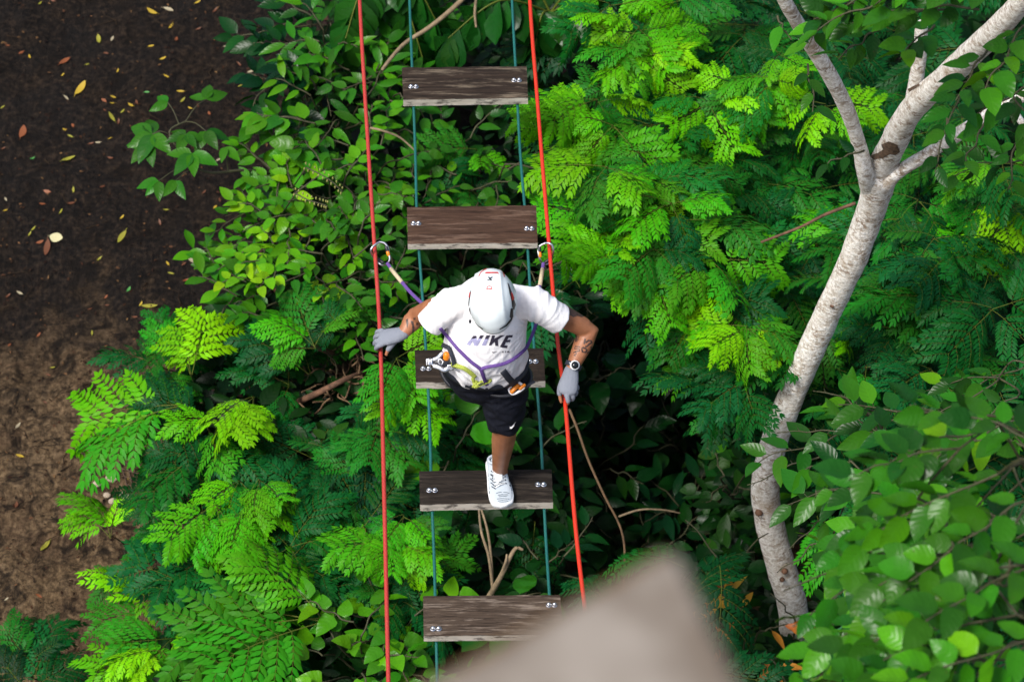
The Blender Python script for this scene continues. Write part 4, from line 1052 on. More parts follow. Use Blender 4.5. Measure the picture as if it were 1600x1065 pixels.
def frond_t(npair=6, plen=.46, nl=9, ll=.115, lw=.40, droop=.22, pdroop=.45, ang=62, seed=0, tip=.7):
    """twice-feathered leaf, total length 1: rachis, pairs of pinnae, pairs of leaflets"""
    r = np.random.default_rng(seed); f = Fol()
    rach = lambda u: np.array((u, .02 * math.sin(u * 4 + seed), .10 * u - droop * u * u * 1.5))
    f.add(tube_t([rach(u) for u in np.linspace(0, .93, 7)], .0065, .003), I4)
    small = leaf_t(lw, 4, -.25, .12, tip=tip, base=.72); mats = []; rn = []
    xs = list(np.linspace(.30, .93, npair))
    for i, x in enumerate(xs):
        for sd in (-1, 1):
            if r.random() < .05: continue
            a = R(ang + r.uniform(-9, 9) - 18 * (i / npair)) * sd
            pl = plen * (1.0 - .30 * abs(i / (npair - 1) - .45) * 1.3) * r.uniform(.88, 1.08)
            o = rach(x); pd = pdroop * r.uniform(.6, 1.3)
            up0 = .18 + r.uniform(-.12, .12)
            pin = lambda s: o + np.array((math.cos(a) * s * pl, math.sin(a) * s * pl, pl * (up0 * s - pd * s * s)))
            f.add(tube_t([pin(s) for s in (0, .33, .66, 1)], .0035, .0018, 3), I4)
            for k in range(nl):
                s = .10 + .90 * k / (nl - 1); p = pin(s); t = pin(min(1, s + .05)) - pin(s - .05); t /= np.linalg.norm(t)
                side = np.cross((0, 0, 1.), t); side /= np.linalg.norm(side); nn = np.cross(t, side)
                for q in (-1, 1):
                    th = R(58 - 26 * s + r.uniform(-7, 7)); d = t * math.cos(th) + side * q * math.sin(th) - nn * r.uniform(-.05, .25)
                    mats.append(basis(p, d, nn + side * q * r.uniform(-.1, .2), ll * r.uniform(.85, 1.1) * (1 - .25 * abs(s - .55)), r.uniform(-.15, .15))); rn.append(r.random())
            mats.append(basis(pin(1), pin(1) - pin(.9), (0, 0, 1), ll)); rn.append(r.random())
    f.add(small, mats, rnd=rn)
    return f.template()
FY = [frond_t(6, .50, 8, .150, .37, .24, .65, 62, s, .78) for s in range(5)]
FMT = [frond_t(6, .52, 8, .160, .34, .28, .60, 58, 20 + s, .9) for s in range(5)]
FFINE = [frond_t(9, .34, 13, .060, .38, .22, .35, 66, 40 + s, .7) for s in range(2)]
LEAF = {'ov': leaf_t(.50, 8, .22, .16, .85, .70, .05), 'rnd': leaf_t(.66, 9, .20, .24, .70, .70, .07), 'lan': leaf_t(.32, 8, .25, .22, .95, .80, .06),
        'obo': leaf_t(.46, 8, .22, .18, .8, 1.15, .05), 'big': leaf_t(.62, 11, .2, .28, .75, .70, .10), 'heart': leaf_t(.80, 9, .18, .25, .72, .52, .06)}
def fish_leaflet():
    V, Q, lv = leaf_t(.55, 6, .25, .30, .6, 1.6, .12)
    return V, Q, lv
LEAF['fish'] = fish_leaflet()

def gz_at(x, y): return float(ground_z(x, y))
def rvec(s): return np.array([random.gauss(0, s) for _ in range(3)])
def stem_path(root, top, k=6, wob=.06):
    root = np.array(root, float); top = np.array(top, float); out = []
    for i in range(k):
        t = i / (k - 1); p = root + (top - root) * t
        if 0 < i < k - 1: p = p + np.array((random.gauss(0, wob), random.gauss(0, wob), 0))
        out.append(p)
    return smooth_path(out, 4)
def plant_root(c, spread=.25):
    x = c.x + random.uniform(-spread, spread) + (.25 if c.x < -1.6 else 0); y = c.y + .72 * (c.z - gz_at(x, c.y)) + random.uniform(-.1, spread)
    return np.array((x, y, gz_at(x, y) - .05))

def feathery(px, py, z, Rm, nf, Lf, tone, kind, label, az=None, azs=180, el=(-5, 40), seed=0, mat='feather', group='feathery-leaved shrubs', tv=.10, name='feathery_shrub'):
    random.seed(1000 + seed * 17 + px * 3 + py); c = P(px, py, z)
    root = plant_root(c); t = thing(name, root, label, 'shrub', group)
    fol = Fol(); st = Fol(); sets = {'y': FY, 'm': FMT + FFINE[:1] + FMT + FFINE[1:], 'f': FFINE, 'x': FY + FMT}[kind]
    low = np.array((c.x, c.y, z - .35 - Rm * .5)); low = root * .25 + low * .75 if low[2] > root[2] + .3 else root + (0, 0, .2)
    sp = stem_path(root, low); st.add(tube_t(sp, .009, .007, 6), I4)
    nf = round(nf * (1.5 if nf > 4 else 1)); nr = max(1, round(nf / 4.0)); left = nf; FS = .74 if nf > 4 else .95
    for k in range(nr):
        n = left // (nr - k); left -= n
        a = 2 * math.pi * (k + random.random() * .7) / nr; rr = Rm * math.sqrt(random.uniform(.08, 1)) if nr > 1 else 0
        tip = np.array((c.x + rr * math.cos(a), c.y + rr * math.sin(a), z + .20 * Rm - .55 * rr * rr / max(Rm, .01) + random.uniform(-.08, .08)))
        st.add(tube_t(stem_path(low, tip, 4, .03), .006, .0035, 5), I4)
        a0 = random.uniform(0, 6.28)
        for j in range(n):
            if az is None: az_ = a0 + 2 * math.pi * j / n + random.uniform(-.35, .35)
            else: az_ = R(az + azs * (2 * (j + .5) / n - 1) + random.uniform(-12, 12)) 
            e = R(random.uniform(*el)); d = (math.cos(az_) * math.cos(e), math.sin(az_) * math.cos(e), math.sin(e))
            T = random.choice(sets); tn = tone + random.gauss(0, tv)
            if kind == 'y' and nf > 5 and random.random() < .28: T = random.choice(FMT); tn -= random.uniform(.2, .4)
            elif kind == 'm' and random.random() < .12: tn += random.uniform(.15, .35)
            mm = basis(tip + np.array((0, 0, -.03 * j / n)), d, (0, 0, 1), Lf * FS * random.uniform(.62, 1.22), random.gauss(0, .40))
            if not blocks(mm): fol.add(T, mm, [tn])
    if fol.n == 0: fol.add(FMT[0], basis(np.array((c.x, c.y, z - 1)), (0, -1, -.5), (0, 0, 1), .3), [.2])
    fol.build('foliage', M[mat], t); mk_np('stem', np.concatenate(st.v), np.concatenate(st.q), M['stem'], t)
    return t

def twig_leaves(fol, st, base, d, ln, leaf, Lf, n, tone, tv=.08, up=(0, 0, 1), opp=False, whorl=0, r=.006, sag=.25, flat=.25, ang=55, clear=True):
    """leaves along one twig; whorl = leaves crowded at its tip"""
    d = np.asarray(d, float); d /= np.linalg.norm(d); base = np.asarray(base, float)
    pts = [base + d * ln * s + np.array((0, 0, -sag * ln * s * s)) for s in np.linspace(0, 1, 6)]
    pts = [p + rvec(.008) * (0 < i < 5) for i, p in enumerate(pts)]
    st.add(tube_t(smooth_path(pts, 3), r, r * .5, 5), I4)
    T = LEAF[leaf]; mats = []; tones = []
    side0 = np.cross((0, 0, 1.), d); side0 = side0 / (np.linalg.norm(side0) + 1e-6)
    for i in range(n):
        s = .15 + .85 * (i + random.random() * .4) / n; k = min(4, int(s * 5)); p = pts[k] + (pts[k + 1] - pts[k]) * (s * 5 - k)
        for q in ((-1, 1) if opp else ((-1, 1)[i % 2],)):
            th = R(ang * (1.15 - .5 * s) + random.uniform(-14, 14)); dd = d * math.cos(th) + side0 * q * math.sin(th) + np.array((0, 0, random.uniform(-.35, .2)))
            L_ = Lf * random.uniform(.72, 1.1); dd /= np.linalg.norm(dd)
            pp = p + dd * L_ * .14
            st.add(tube_t([p, pp], .0022, .0018, 3), I4)
            mats.append(basis(pp, dd, np.array(up) + rvec(flat), L_, random.gauss(0, .2))); tones.append(tone + random.gauss(0, tv))
    for i in range(whorl):
        a = 2 * math.pi * (i + random.uniform(-.2, .2)) / whorl; u2 = np.cross(d, side0); dd = d * random.uniform(.25, .7) + (side0 * math.cos(a) + u2 * math.sin(a) * .55)
        dd /= np.linalg.norm(dd); L_ = Lf * random.uniform(.8, 1.1); p = pts[-1]; pp = p + dd * L_ * .1
        mats.append(basis(pp, dd, np.array(up) + rvec(flat), L_, random.gauss(0, .15))); tones.append(tone + random.gauss(0, tv))
    if clear: 
        ok = [not blocks(m) for m in mats]; mats = [m for m, o in zip(mats, ok) if o]; tones = [t for t, o in zip(tones, ok) if o]
    if mats: fol.add(T, mats, tones)
def finish(t, fol, st, mat, stem='stem'):
    fol.build('foliage', M[mat], t); mk_np('stem', np.concatenate(st.v), np.concatenate(st.q), M[stem], t)
def leafy(px, py, z, Rm, ntw, leaf, Lf, nl, tone, label, whorl=0, opp=False, az=None, azs=180, el=(-5, 45), tl=.3, seed=0, mat='broad', group='broad-leaved shrubs', tv=.08, name='leafy_shrub', flat=.28, sag=.25, cat='shrub', stem='stem', ang=55):
    random.seed(4000 + seed * 31 + px * 5 + py); c = P(px, py, z); root = plant_root(c)
    t = thing(name, root, label, cat, group); fol = Fol(); st = Fol()
    low = np.array((c.x, c.y, z - .25 - Rm * .5)); low = root * .2 + low * .8 if low[2] > root[2] + .25 else root + (0, 0, .2)
    st.add(tube_t(stem_path(root, low), .009, .007, 6), I4)
    for k in range(ntw):
        a = 2 * math.pi * (k + random.random() * .6) / ntw; rr = Rm * math.sqrt(random.uniform(.05, 1))
        b = np.array((c.x + rr * math.cos(a), c.y + rr * math.sin(a), z - .45 * rr * rr / max(Rm, .01) + random.uniform(-.1, .06)))
        az_ = a + random.uniform(-.7, .7) if az is None else R(az + random.uniform(-azs, azs)); e = R(random.uniform(*el))
        d = (math.cos(az_) * math.cos(e), math.sin(az_) * math.cos(e), math.sin(e))
        st.add(tube_t(stem_path(low, b, 4, .02), .008, .005, 5), I4)
        twig_leaves(fol, st, b, d, tl * random.uniform(.75, 1.2), leaf, Lf, nl, tone + random.gauss(0, tv * .6), tv, whorl=whorl, opp=opp, flat=flat, sag=sag, ang=ang)
    finish(t, fol, st, mat, stem); return t

# ---------------- feathery shrubs, right of the bridge
FEATHER = [
 (1000, 30, -.5, .22, 8, .40, .84, 'y', 'bright lime feathery shrub at the top edge, right of the topmost board'),
 (1015, 118, -.5, .16, 6, .38, .86, 'y', 'hanging lime feathery clump directly below the one at the top edge'),
 (905, 222, -.6, .20, 8, .42, .80, 'y', 'bright feathery shrub right against the brighter red rope, between the two farthest boards'),
 (935, 335, -.5, .26, 10, .44, .76, 'y', 'bright feathery shrub beside the red-brown board, right of the red rope'),
 (1000, 300, -.6, .22, 7, .42, .55, 'x', 'mixed yellow-green feathery shrub behind the bright one by the red-brown board'),
 (965, 440, -.6, .22, 9, .40, .83, 'y', 'yellow-green feathery shrub hanging over the dark hollow, nearest the bent elbow'),
 (1030, 395, -.5, .24, 8, .40, .66, 'y', 'yellow-green feathery shrub uphill of the one above the elbow'),
 (1110, 440, -.6, .12, 4, .42, .80, 'y', 'narrow chain of lime fronds hanging between dark fronds'),
 (1040, 200, -.7, .24, 8, .42, .5, 'x', 'half bright, half dark feathery shrub left of the drooping lime fronds'),
 (1000, 250, -.7, .26, 8, .44, .28, 'm', 'bluish dark green feathery shrub behind the bright clump at the red rope'),
 (1110, 265, -.8, .28, 10, .44, .30, 'm', 'bluish green feathery shrub under the drooping lime fronds'),
 (1135, 190, -.6, .12, 5, .36, .88, 'y', 'small drooping lime frond cluster left of the white forked trunk, hanging like a tassel'),
 (1225, 155, -.5, .16, 5, .36, .78, 'y', 'lime frond cluster left of the thin left limb of the white tree'),
 (1290, 205, -.6, .10, 4, .30, .86, 'y', 'small lime fronds touching the thin left limb of the white tree'),
 (1130, 95, -.9, .26, 9, .46, .26, 'm', 'dark feathery shrub near the top, between the lime clump and the thin limb'),
 (1240, 280, -1.0, .26, 9, .40, .24, 'm', 'dark feathery shrub left of the fork of the white tree'),
 (1145, 345, -.9, .28, 9, .42, .38, 'm', 'mid green feathery shrub left of the upper white trunk'),
 (1210, 420, -.9, .28, 11, .44, .24, 'm', 'deep green feathery shrub left of the middle of the white trunk'),
 (1090, 500, -.8, .22, 8, .40, .42, 'x', 'glossy green feathery shrub at the rim of the dark hollow'),
 (1150, 590, -.9, .16, 6, .34, .30, 'm', 'dark feathery shrub at the right rim of the hollow, pointing down'),
 (1172, 540, -.7, .12, 6, .40, .88, 'y', 'lime frond cluster just left of the middle of the white trunk'),
 (1330, 528, -1.1, .12, 5, .38, .80, 'y', 'lime frond cluster just right of the middle of the white trunk'),
 (1165, 660, -.9, .18, 7, .36, .26, 'm', 'dark feathery shrub left of the lower white trunk'),
 (1260, 60, -1.1, .24, 8, .44, .18, 'm', 'shadowy feathery shrub behind the top of the thin left limb'),
 (1390, 420, -.7, .28, 10, .46, .32, 'm', 'dark feathery shrub right of the middle of the white trunk'),
 (1475, 400, -.6, .28, 10, .46, .30, 'm', 'dark feathery shrub with long hanging pinnae in the middle of the right side'),
 (1530, 480, -.5, .28, 10, .48, .28, 'm', 'dark feathery shrub near the right edge, beside the hanging pinnae'),
 (1420, 540, -.8, .28, 9, .46, .20, 'm', 'shadowy feathery shrub right of the lime cluster behind the trunk'),
 (1570, 330, -.5, .26, 9, .46, .38, 'm', 'mid green feathery shrub at the right edge under the high branch'),
 (1330, 640, -.8, .26, 9, .42, .26, 'm', 'dark feathery shrub right of the lower white trunk, over the pointed leaves'),
 (1480, 270, -.8, .28, 9, .42, .26, 'm', 'dark feathery shrub under the right limb of the white tree'),
 (1320, 360, -1.1, .24, 8, .40, .46, 'x', 'yellowish feathery shrub tucked behind the white trunk'),
 (1340, 860, -1.3, .24, 9, .40, .26, 'm', 'dark feathery shrub right of the trunk base, lower right'),
 (1400, 990, -1.2, .26, 9, .42, .24, 'm', 'dark feathery shrub at the bottom edge, lower right'),
 (1180, 100, -1.0, .22, 7, .40, .30, 'x', 'mid green feathery shrub between the top lime clump and the thin limb'),
 (1390, 200, -1.2, .22, 7, .40, .26, 'm', 'dark feathery shrub seen through the fork of the white tree'),
 (1060, 330, -.6, .22, 8, .42, .5, 'x', 'feathery shrub of yellowish and green fronds in the middle of the bright slope'),
 (1500, 620, -.6, .26, 8, .44, .26, 'm', 'dark feathery shrub behind the round blurred leaves')]
for i, a in enumerate(FEATHER): feathery(a[0] + (22 if a[0] < 980 else 0), a[1] - (42 if a[1] > 60 else 20), *a[2:6], a[6] + (.05 if a[6] < .4 else -.045 if a[6] > .7 else 0), *a[7:], az=-95, azs=125, el=(-15, 35), seed=i)
# ---------------- feathery shrubs, left of the bridge
FEATHER_L = [
 (285, 632, -2.1, .02, 2, .56, .72, 'y', 'bright green feathery branch reaching furthest left over the soil', 192, 14),
 (300, 600, -2.2, .10, 3, .42, .90, 'y', 'upright yellow-green young frond at the edge of the soil', 95, 25),
 (285, 548, -2.4, .18, 7, .40, .26, 'm', 'dark feathery shrub at the soil edge above the furthest left branch', None, 180),
 (330, 690, -2.2, .24, 10, .46, .28, 'm', 'dark bluish feathery shrub right of the furthest left branch', -100, 120),
 (395, 610, -2.0, .04, 3, .34, .98, 'y', 'small brilliant yellow-green frond cluster over dark fronds', -110, 40),
 (440, 700, -2.2, .22, 8, .42, .32, 'm', 'dark feathery shrub below the brilliant yellow-green fronds', None, 180),
 (290, 765, -2.3, .16, 6, .40, .34, 'm', 'dark feathery shrub overhanging the rusty wire mesh', -150, 90),
 (375, 770, -2.0, .16, 9, .42, .80, 'y', 'yellow-green feathery shrub below the wire mesh level, hanging downwards', -95, 55),
 (430, 775, -2.1, .16, 6, .40, .72, 'y', 'bright feathery shrub right of the hanging yellow-green one', -80, 80),
 (370, 885, -2.2, .22, 9, .50, .18, 'm', 'deep shadowy feathery shrub beside the lighter sandy soil', None, 180),
 (245, 915, -2.5, .16, 5, .40, .44, 'm', 'loose feathery shrub standing out over the sandy soil', 170, 110),
 (175, 845, -2.6, .04, 3, .34, .90, 'y', 'thin yellow-green frond curling over the sandy soil', 110, 40),
 (262, 1012, -2.4, .14, 5, .46, .66, 'y', 'bright feathery shrub at the lower left edge of the bushes', -130, 80),
 (280, 1015, -2.3, .16, 6, .42, .78, 'y', 'yellow-green feathery shrub at the bottom edge, left part', -100, 90),
 (385, 955, -2.2, .18, 7, .42, .76, 'y', 'bright feathery shrub with spread fronds, lower left middle', -130, 100),
 (500, 965, -2.0, .06, 4, .62, .70, 'y', 'large bright feathery branch pointing left beside the paler red rope', 180, 50),
 (505, 840, -2.1, .26, 10, .46, .26, 'm', 'dark feathery shrub left of the rope in the lower half', None, 180),
 (470, 575, -2.3, .26, 10, .46, .28, 'm', 'dark feathery shrub left of the bare brown roots', None, 180),
 (530, 525, -1.9, .16, 6, .42, .46, 'y', 'mid green feathery shrub left of the gloved hand on the paler rope', 120, 80),
 (628, 575, -1.6, .16, 7, .40, .84, 'y', 'bright yellow-green feathery shrub under the gloved hand at the board end', -60, 90),
 (628, 815, -1.8, .14, 7, .38, .76, 'y', 'bright feathery shrub between the paler red rope and the left teal rope', -90, 80),
 (555, 735, -2.1, .26, 9, .42, .34, 'm', 'dark feathery shrub left of the paler rope, below the bare roots', None, 180),
 (40, 1045, -2.7, .10, 5, .38, .14, 'm', 'very dark feathery shrub in the bottom left corner', 90, 70),
 (695, 690, -2.3, .22, 8, .40, .36, 'm', 'dark feathery shrub seen between the boards behind the front leg', None, 180),
 (615, 920, -2.1, .22, 8, .40, .26, 'm', 'dark feathery shrub beside the end of the lowest board', None, 180),
 (440, 880, -2.2, .20, 7, .42, .40, 'x', 'mid green feathery shrub above the large branch pointing left', None, 180),
 (720, 260, -2.1, .16, 6, .34, .52, 'y', 'small feathery shrub seen between the two farthest boards', -90, 90),
 (600, 660, -2.0, .18, 6, .40, .40, 'y', 'feathery shrub crossing under the paler rope below the hand', -60, 100)]
for i, (px, py, z, Rm, nf, Lf, tn, kd, lb, az, azs) in enumerate(FEATHER_L): feathery(px, py, z, Rm, nf, Lf, tn - (.05 if .6 < tn < .86 else 0), kd, lb, az=az, azs=azs, el=(-8, 30), seed=100 + i)

# ---------------- broad-leaved shrubs
LEAFY = [
 (485, 48, -2.0, .22, 7, 'ov', .20, 5, .10, 'dark ribbed ovate-leaved shrub at the top, on the soil edge', dict(mat='broad', az=200, azs=80)),
 (475, 128, -2.0, .20, 6, 'ov', .19, 5, .10, 'dark ribbed leafy shrub below the one at the top, soil edge', dict(az=200, azs=90)),
 (468, 205, -1.9, .16, 4, 'rnd', .18, 3, .52, 'shrub with one big pale rounded leaf on the soil edge', dict(az=190, azs=80)),
 (520, 60, -1.9, .24, 7, 'lan', .22, 5, .40, 'pointed-leaved shrub left of the paler red rope at the top', {}),
 (520, 150, -1.9, .24, 7, 'lan', .20, 5, .50, 'pale green long-leaved shrub left of the rope, level with the farthest board', {}),
 (590, 120, -1.9, .22, 6, 'ov', .17, 5, .42, 'leafy shrub under the paler rope, level with the farthest board', {}),
 (455, 268, -2.0, .20, 7, 'ov', .14, 5, .60, 'leafy shrub where the overhanging five-leaved branch starts', {}),
 (425, 340, -2.1, .20, 7, 'obo', .14, 4, .58, 'leafy shrub on the soil edge below the overhanging branch', dict(az=190, azs=80)),
 (395, 430, -2.2, .22, 7, 'obo', .19, 4, .52, 'shrub with large flat leaves pointing out over the soil', dict(az=185, azs=70)),
 (440, 330, -1.9, .22, 8, 'ov', .14, 6, .58, 'leafy shrub in front of the cream flower spikes', {}),
 (455, 400, -1.9, .20, 7, 'rnd', .12, 5, .80, 'yellow-green round-leaved shrub in the middle of the left bushes', {}),
 (510, 300, -1.8, .24, 8, 'rnd', .13, 6, .58, 'round-leaved shrub left of the paler rope near the flower spikes', {}),
 (530, 390, -1.8, .24, 8, 'ov', .14, 6, .46, 'leafy shrub left of the silver carabiner on the paler rope', {}),
 (470, 460, -2.1, .24, 7, 'ov', .15, 5, .40, 'leafy shrub above the dark fronds at the middle left', {}),
 (570, 240, -1.8, .22, 7, 'rnd', .12, 6, .52, 'small round-leaved shrub between the paler rope and the farthest boards', {}),
 (570, 470, -2.0, .24, 7, 'ov', .14, 5, .34, 'leafy shrub left of the shoulder, under the purple lanyard', {}),
 (690, 215, -2.0, .22, 7, 'ov', .14, 5, .42, 'leafy shrub seen between the boards, near the left teal rope', {}),
 (770, 270, -2.0, .24, 7, 'rnd', .12, 5, .48, 'round-leaved shrub seen between the boards, near the right teal rope', {}),
 (690, 300, -2.1, .24, 7, 'lan', .17, 5, .32, 'dark pointed-leaved shrub just behind the red-brown board', {}),
 (620, 320, -2.0, .22, 7, 'ov', .13, 6, .48, 'leafy shrub between the paler rope and the end of the red-brown board', {}),
 (700, 420, -2.2, .24, 7, 'lan', .18, 4, .28, 'dark lance-leaved shrub left of the white helmet', {}),
 (800, 410, -2.3, .24, 6, 'lan', .20, 4, .22, 'dark lance-leaved shrub right of the white helmet', {}),
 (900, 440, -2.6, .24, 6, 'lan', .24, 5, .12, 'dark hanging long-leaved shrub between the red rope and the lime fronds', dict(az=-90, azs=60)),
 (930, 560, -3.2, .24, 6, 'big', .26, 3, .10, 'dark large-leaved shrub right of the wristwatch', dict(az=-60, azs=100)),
 (600, 960, -2.0, .20, 6, 'heart', .16, 4, .56, 'bright heart-leaved shrub touching the paler rope near the bottom', {}),
 (560, 1020, -2.0, .22, 7, 'heart', .15, 4, .56, 'bright heart-leaved shrub at the bottom edge left of the rope', {}),
 (640, 1030, -2.1, .22, 6, 'ov', .14, 5, .44, 'leafy shrub at the bottom edge under the lowest board', {}),
 (720, 925, -2.2, .20, 5, 'big', .26, 3, .36, 'large striped-leaved shrub just above the lowest board', {}),
 (700, 720, -2.1, .12, 3, 'big', .26, 2, .55, 'shrub with two broad bright leaves under the black board', {}),
 (800, 690, -2.4, .24, 6, 'ov', .17, 5, .24, 'dark leafy shrub right of the front knee, behind the teal rope', {}),
 (850, 880, -2.4, .24, 7, 'ov', .16, 5, .18, 'dark leafy shrub near the right end of the lowest board', {}),
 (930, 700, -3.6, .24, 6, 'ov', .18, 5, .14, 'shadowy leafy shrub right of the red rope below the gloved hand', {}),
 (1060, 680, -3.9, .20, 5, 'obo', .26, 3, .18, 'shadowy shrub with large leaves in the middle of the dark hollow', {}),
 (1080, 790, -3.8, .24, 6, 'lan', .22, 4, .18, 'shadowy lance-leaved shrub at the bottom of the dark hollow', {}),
 (1150, 740, -2.2, .12, 4, 'ov', .14, 4, .46, 'small bright-leaved shrub left of the bend in the white trunk', {}),
 (1140, 880, -2.1, .14, 4, 'big', .34, 2, .26, 'shrub with glossy dark leaves as wide as hands, left of the trunk base', dict(flat=.15)),
 (1270, 1010, -2.6, .24, 7, 'lan', .18, 5, .20, 'dark long-leaved shrub under the broken base of the white trunk', {}),
 (640, 40, -2.0, .24, 7, 'ov', .18, 5, .38, 'broad-leaved shrub behind the bare twig at the top', {}),
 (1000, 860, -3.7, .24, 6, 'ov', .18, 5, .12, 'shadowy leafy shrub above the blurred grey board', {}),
 (760, 620, -2.6, .22, 6, 'ov', .16, 5, .22, 'dark leafy shrub in the gap left of the front thigh', {})]
for i, (px, py, z, Rm, ntw, lf, Lf, nl, tn, lb, kw) in enumerate(LEAFY): leafy(px, py, z, Rm, ntw + (2 if px < 660 else 0), lf, Lf * (.84 if px < 660 else .95), nl + (1 if px < 660 else 0), tn - (.07 if px > 840 and py < 900 and tn < .3 else 0) + (.10 if px < 660 and tn > .3 else 0), lb, seed=i, **kw)  # low-toned shrubs round the gap get darker leaves, shade put into their colour

# overhanging branch with five-fingered leaves above the soil
def palmate_branch():
    random.seed(31); base = P(400, 268, -1.95); t = thing('overhanging_branch', base, 'branch of five-fingered leaves reaching out over the dark soil, upper left', 'branch')
    fol = Fol(); st = Fol()
    main = smooth_path([np.array(P(x, y, z)) for x, y, z in ((470, 300, -2.4), (420, 272, -2.05), (380, 266, -1.9), (320, 268, -1.85), (280, 235, -1.8), (265, 205, -1.75), (290, 190, -1.75))], 5)
    st.add(tube_t(main, .010, .006, 6), I4)
    for (cx, cy, s, a0, n, tn) in ((322, 155, .155, 90, 3, .50), (238, 210, .19, 200, 5, .46), (262, 160, .13, 170, 2, .52), (290, 210, .14, 250, 5, .42), (322, 205, .15, -60, 3, .45), (300, 240, .17, -100, 4, .50), (248, 283, .14, 230, 3, .50), (275, 282, .13, -90, 2, .52), (352, 230, .12, -70, 2, .50), (232, 225, .17, -130, 3, .48)):
        p = np.array(P(cx, cy, -1.72 + random.uniform(-.05, .05))); j = min(main, key=lambda q: np.linalg.norm(q - p))
        st.add(tube_t(smooth_path([j, (j + p) / 2 + (0, 0, .03), p], 3), .0045, .003, 4), I4)
        for k in range(n):
            a = R(a0 + (k - (n - 1) / 2) * (52 if n > 2 else 60) + random.uniform(-8, 8)); d = (math.cos(a), math.sin(a) * 1.1, random.uniform(-.3, .05))
            fol.add(LEAF['ov'], basis(p, d, np.array((0, -.35, 1)) + rvec(.2), s * random.uniform(.85, 1.1)), [tn + random.gauss(0, .05)])
    finish(t, fol, st, 'broad')
palmate_branch()
# cream flower spikes
M['cream'] = plain('cream_bud', (.30, .30, .09), .6, var=.3, bmp=0)
for i, pts in enumerate((((478, 262), (500, 272), (520, 285), (535, 300)), ((462, 302), (480, 312), (500, 318), (512, 322)))):
    q = smooth_path([np.array(P(x, y, -1.45)) for x, y in pts], 6); t = thing('flower_spike', q[0], ('upper' if i == 0 else 'lower') + ' of the two cream flower spikes among the left bushes', 'flower', 'cream flower spikes')
    mk_np('stalk', *tube_t([q[0] + (-.1, .1, -.3)] + q, .005, .003, 5)[:2], M['stem'], t); b = MB()
    for k, p in enumerate(q[::2]):
        for s in (-1, 1): b.ellipsoid(V3(p) + V3((s * .004 - .004, s * .022, .012)), (.0050, .0055, .0125), None, 8, 6)
    b.build('buds', M['cream'], t)
# fishtail palm behind the farthest board
def palm(base, tips, label, tone, Lf=.26):
    random.seed(77 + len(label)); b0 = P(*base); root = plant_root(b0, .1); t = thing('fishtail_palm', root, label, 'palm', 'fishtail palms')
    st = Fol(); st.add(tube_t(stem_path(root, b0, 5, .03), .03, .02, 8), I4); mk_np('stem', np.concatenate(st.v), np.concatenate(st.q), M['stem'], t)
    for tip in tips:
        f = Fol(); a, c = np.array(b0), np.array(P(*tip)); mid = (a + c) / 2 + (0, 0, .22)
        q = smooth_path([a, mid, c], 14); f.add(tube_t(q, .009, .004, 5), I4); mats = []; tn = []
        for k in range(4, len(q), 2):
            d = q[min(k + 1, len(q) - 1)] - q[k - 1]; d /= np.linalg.norm(d); sd = np.cross((0, 0, 1.), d); sd /= np.linalg.norm(sd)
            for s in (-1, 1):
                dd = d * .55 + sd * s * .6 + np.array((0, 0, -.55 + random.uniform(-.2, .25)))
                mats.append(basis(q[k], dd, np.array((0, -.4, 1)) + rvec(.25), Lf * random.uniform(.75, 1.1), random.gauss(0, .25))); tn.append(tone + random.gauss(0, .06))
        f.add(LEAF['fish'], mats, tn); f.build('frond', M['broad'], t)
palm((860, 20, -1.7), [(700, 60, -1.6), (960, 70, -1.7), (760, -70, -1.5), (980, -40, -1.5), (830, 110, -1.9)], 'dark fishtail palm with hanging wedge leaflets behind the farthest board', .20)
palm((600, -30, -1.8), [(540, 60, -1.8), (680, 30, -1.8), (500, -60, -1.7), (660, 90, -2.0)], 'fishtail palm at the top edge left of the teal ropes', .28)
# young reddish plant and others near the trunk foot
leafy(1170, 985, -2.0, .12, 5, 'lan', .15, 3, .75, 'young shrub with orange and reddish leaves between the grey board and the trunk base', whorl=4, mat='warm', tv=.22, tl=.18, seed=77, group=None, stem='stem')
# ------------------------------------------------------------------ white-barked tree
def bark_white():
    m, nt, b = new_mat('lichen_white_bark'); c = coords(nt, (1, 1, 1.5)); n = tex(nt, 11, c, 6, .7, .5); n2 = tex(nt, 38, c, 5, .7, .4); n3 = tex(nt, 90, c, 3, .6)
    col = ramp(nt, n, [(.36, (.22, .155, .10)), (.45, (.45, .39, .31)), (.56, (.66, .63, .56))])
    col = mixc(nt, ramp(nt, n2, [(.48, (0, 0, 0)), (.56, (.9, .9, .9))]), col, (.84, .83, .78))
    col = mixc(nt, ramp(nt, n2, [(.30, (.8, .8, .8)), (.37, (0, 0, 0))]), col, (.20, .145, .10))
    col = mixc(nt, math_n(nt, 'MULTIPLY', ramp(nt, n3, [(.36, (1, 1, 1)), (.46, (0, 0, 0))]), .5), col, (.24, .19, .15))
    big = tex(nt, 2.3, coords(nt), 4, .6); col = mixc(nt, ramp(nt, big, [(.56, (0, 0, 0)), (.64, (.55, .55, .55))]), col, (.36, .26, .16))
    L(nt, col, b.inputs['Base Color']); b.inputs['Roughness'].default_value = .85
    bump(nt, b, math_n(nt, 'ADD', n2, math_n(nt, 'MULTIPLY', n3, .5)), .8, .012); return m
M['whitebark'] = bark_white()
def limb_pts(rows): return [np.array((*P(x, y, z), r * (CAM - P(x, y, z)).length / FPX)) for x, y, z, r in rows]
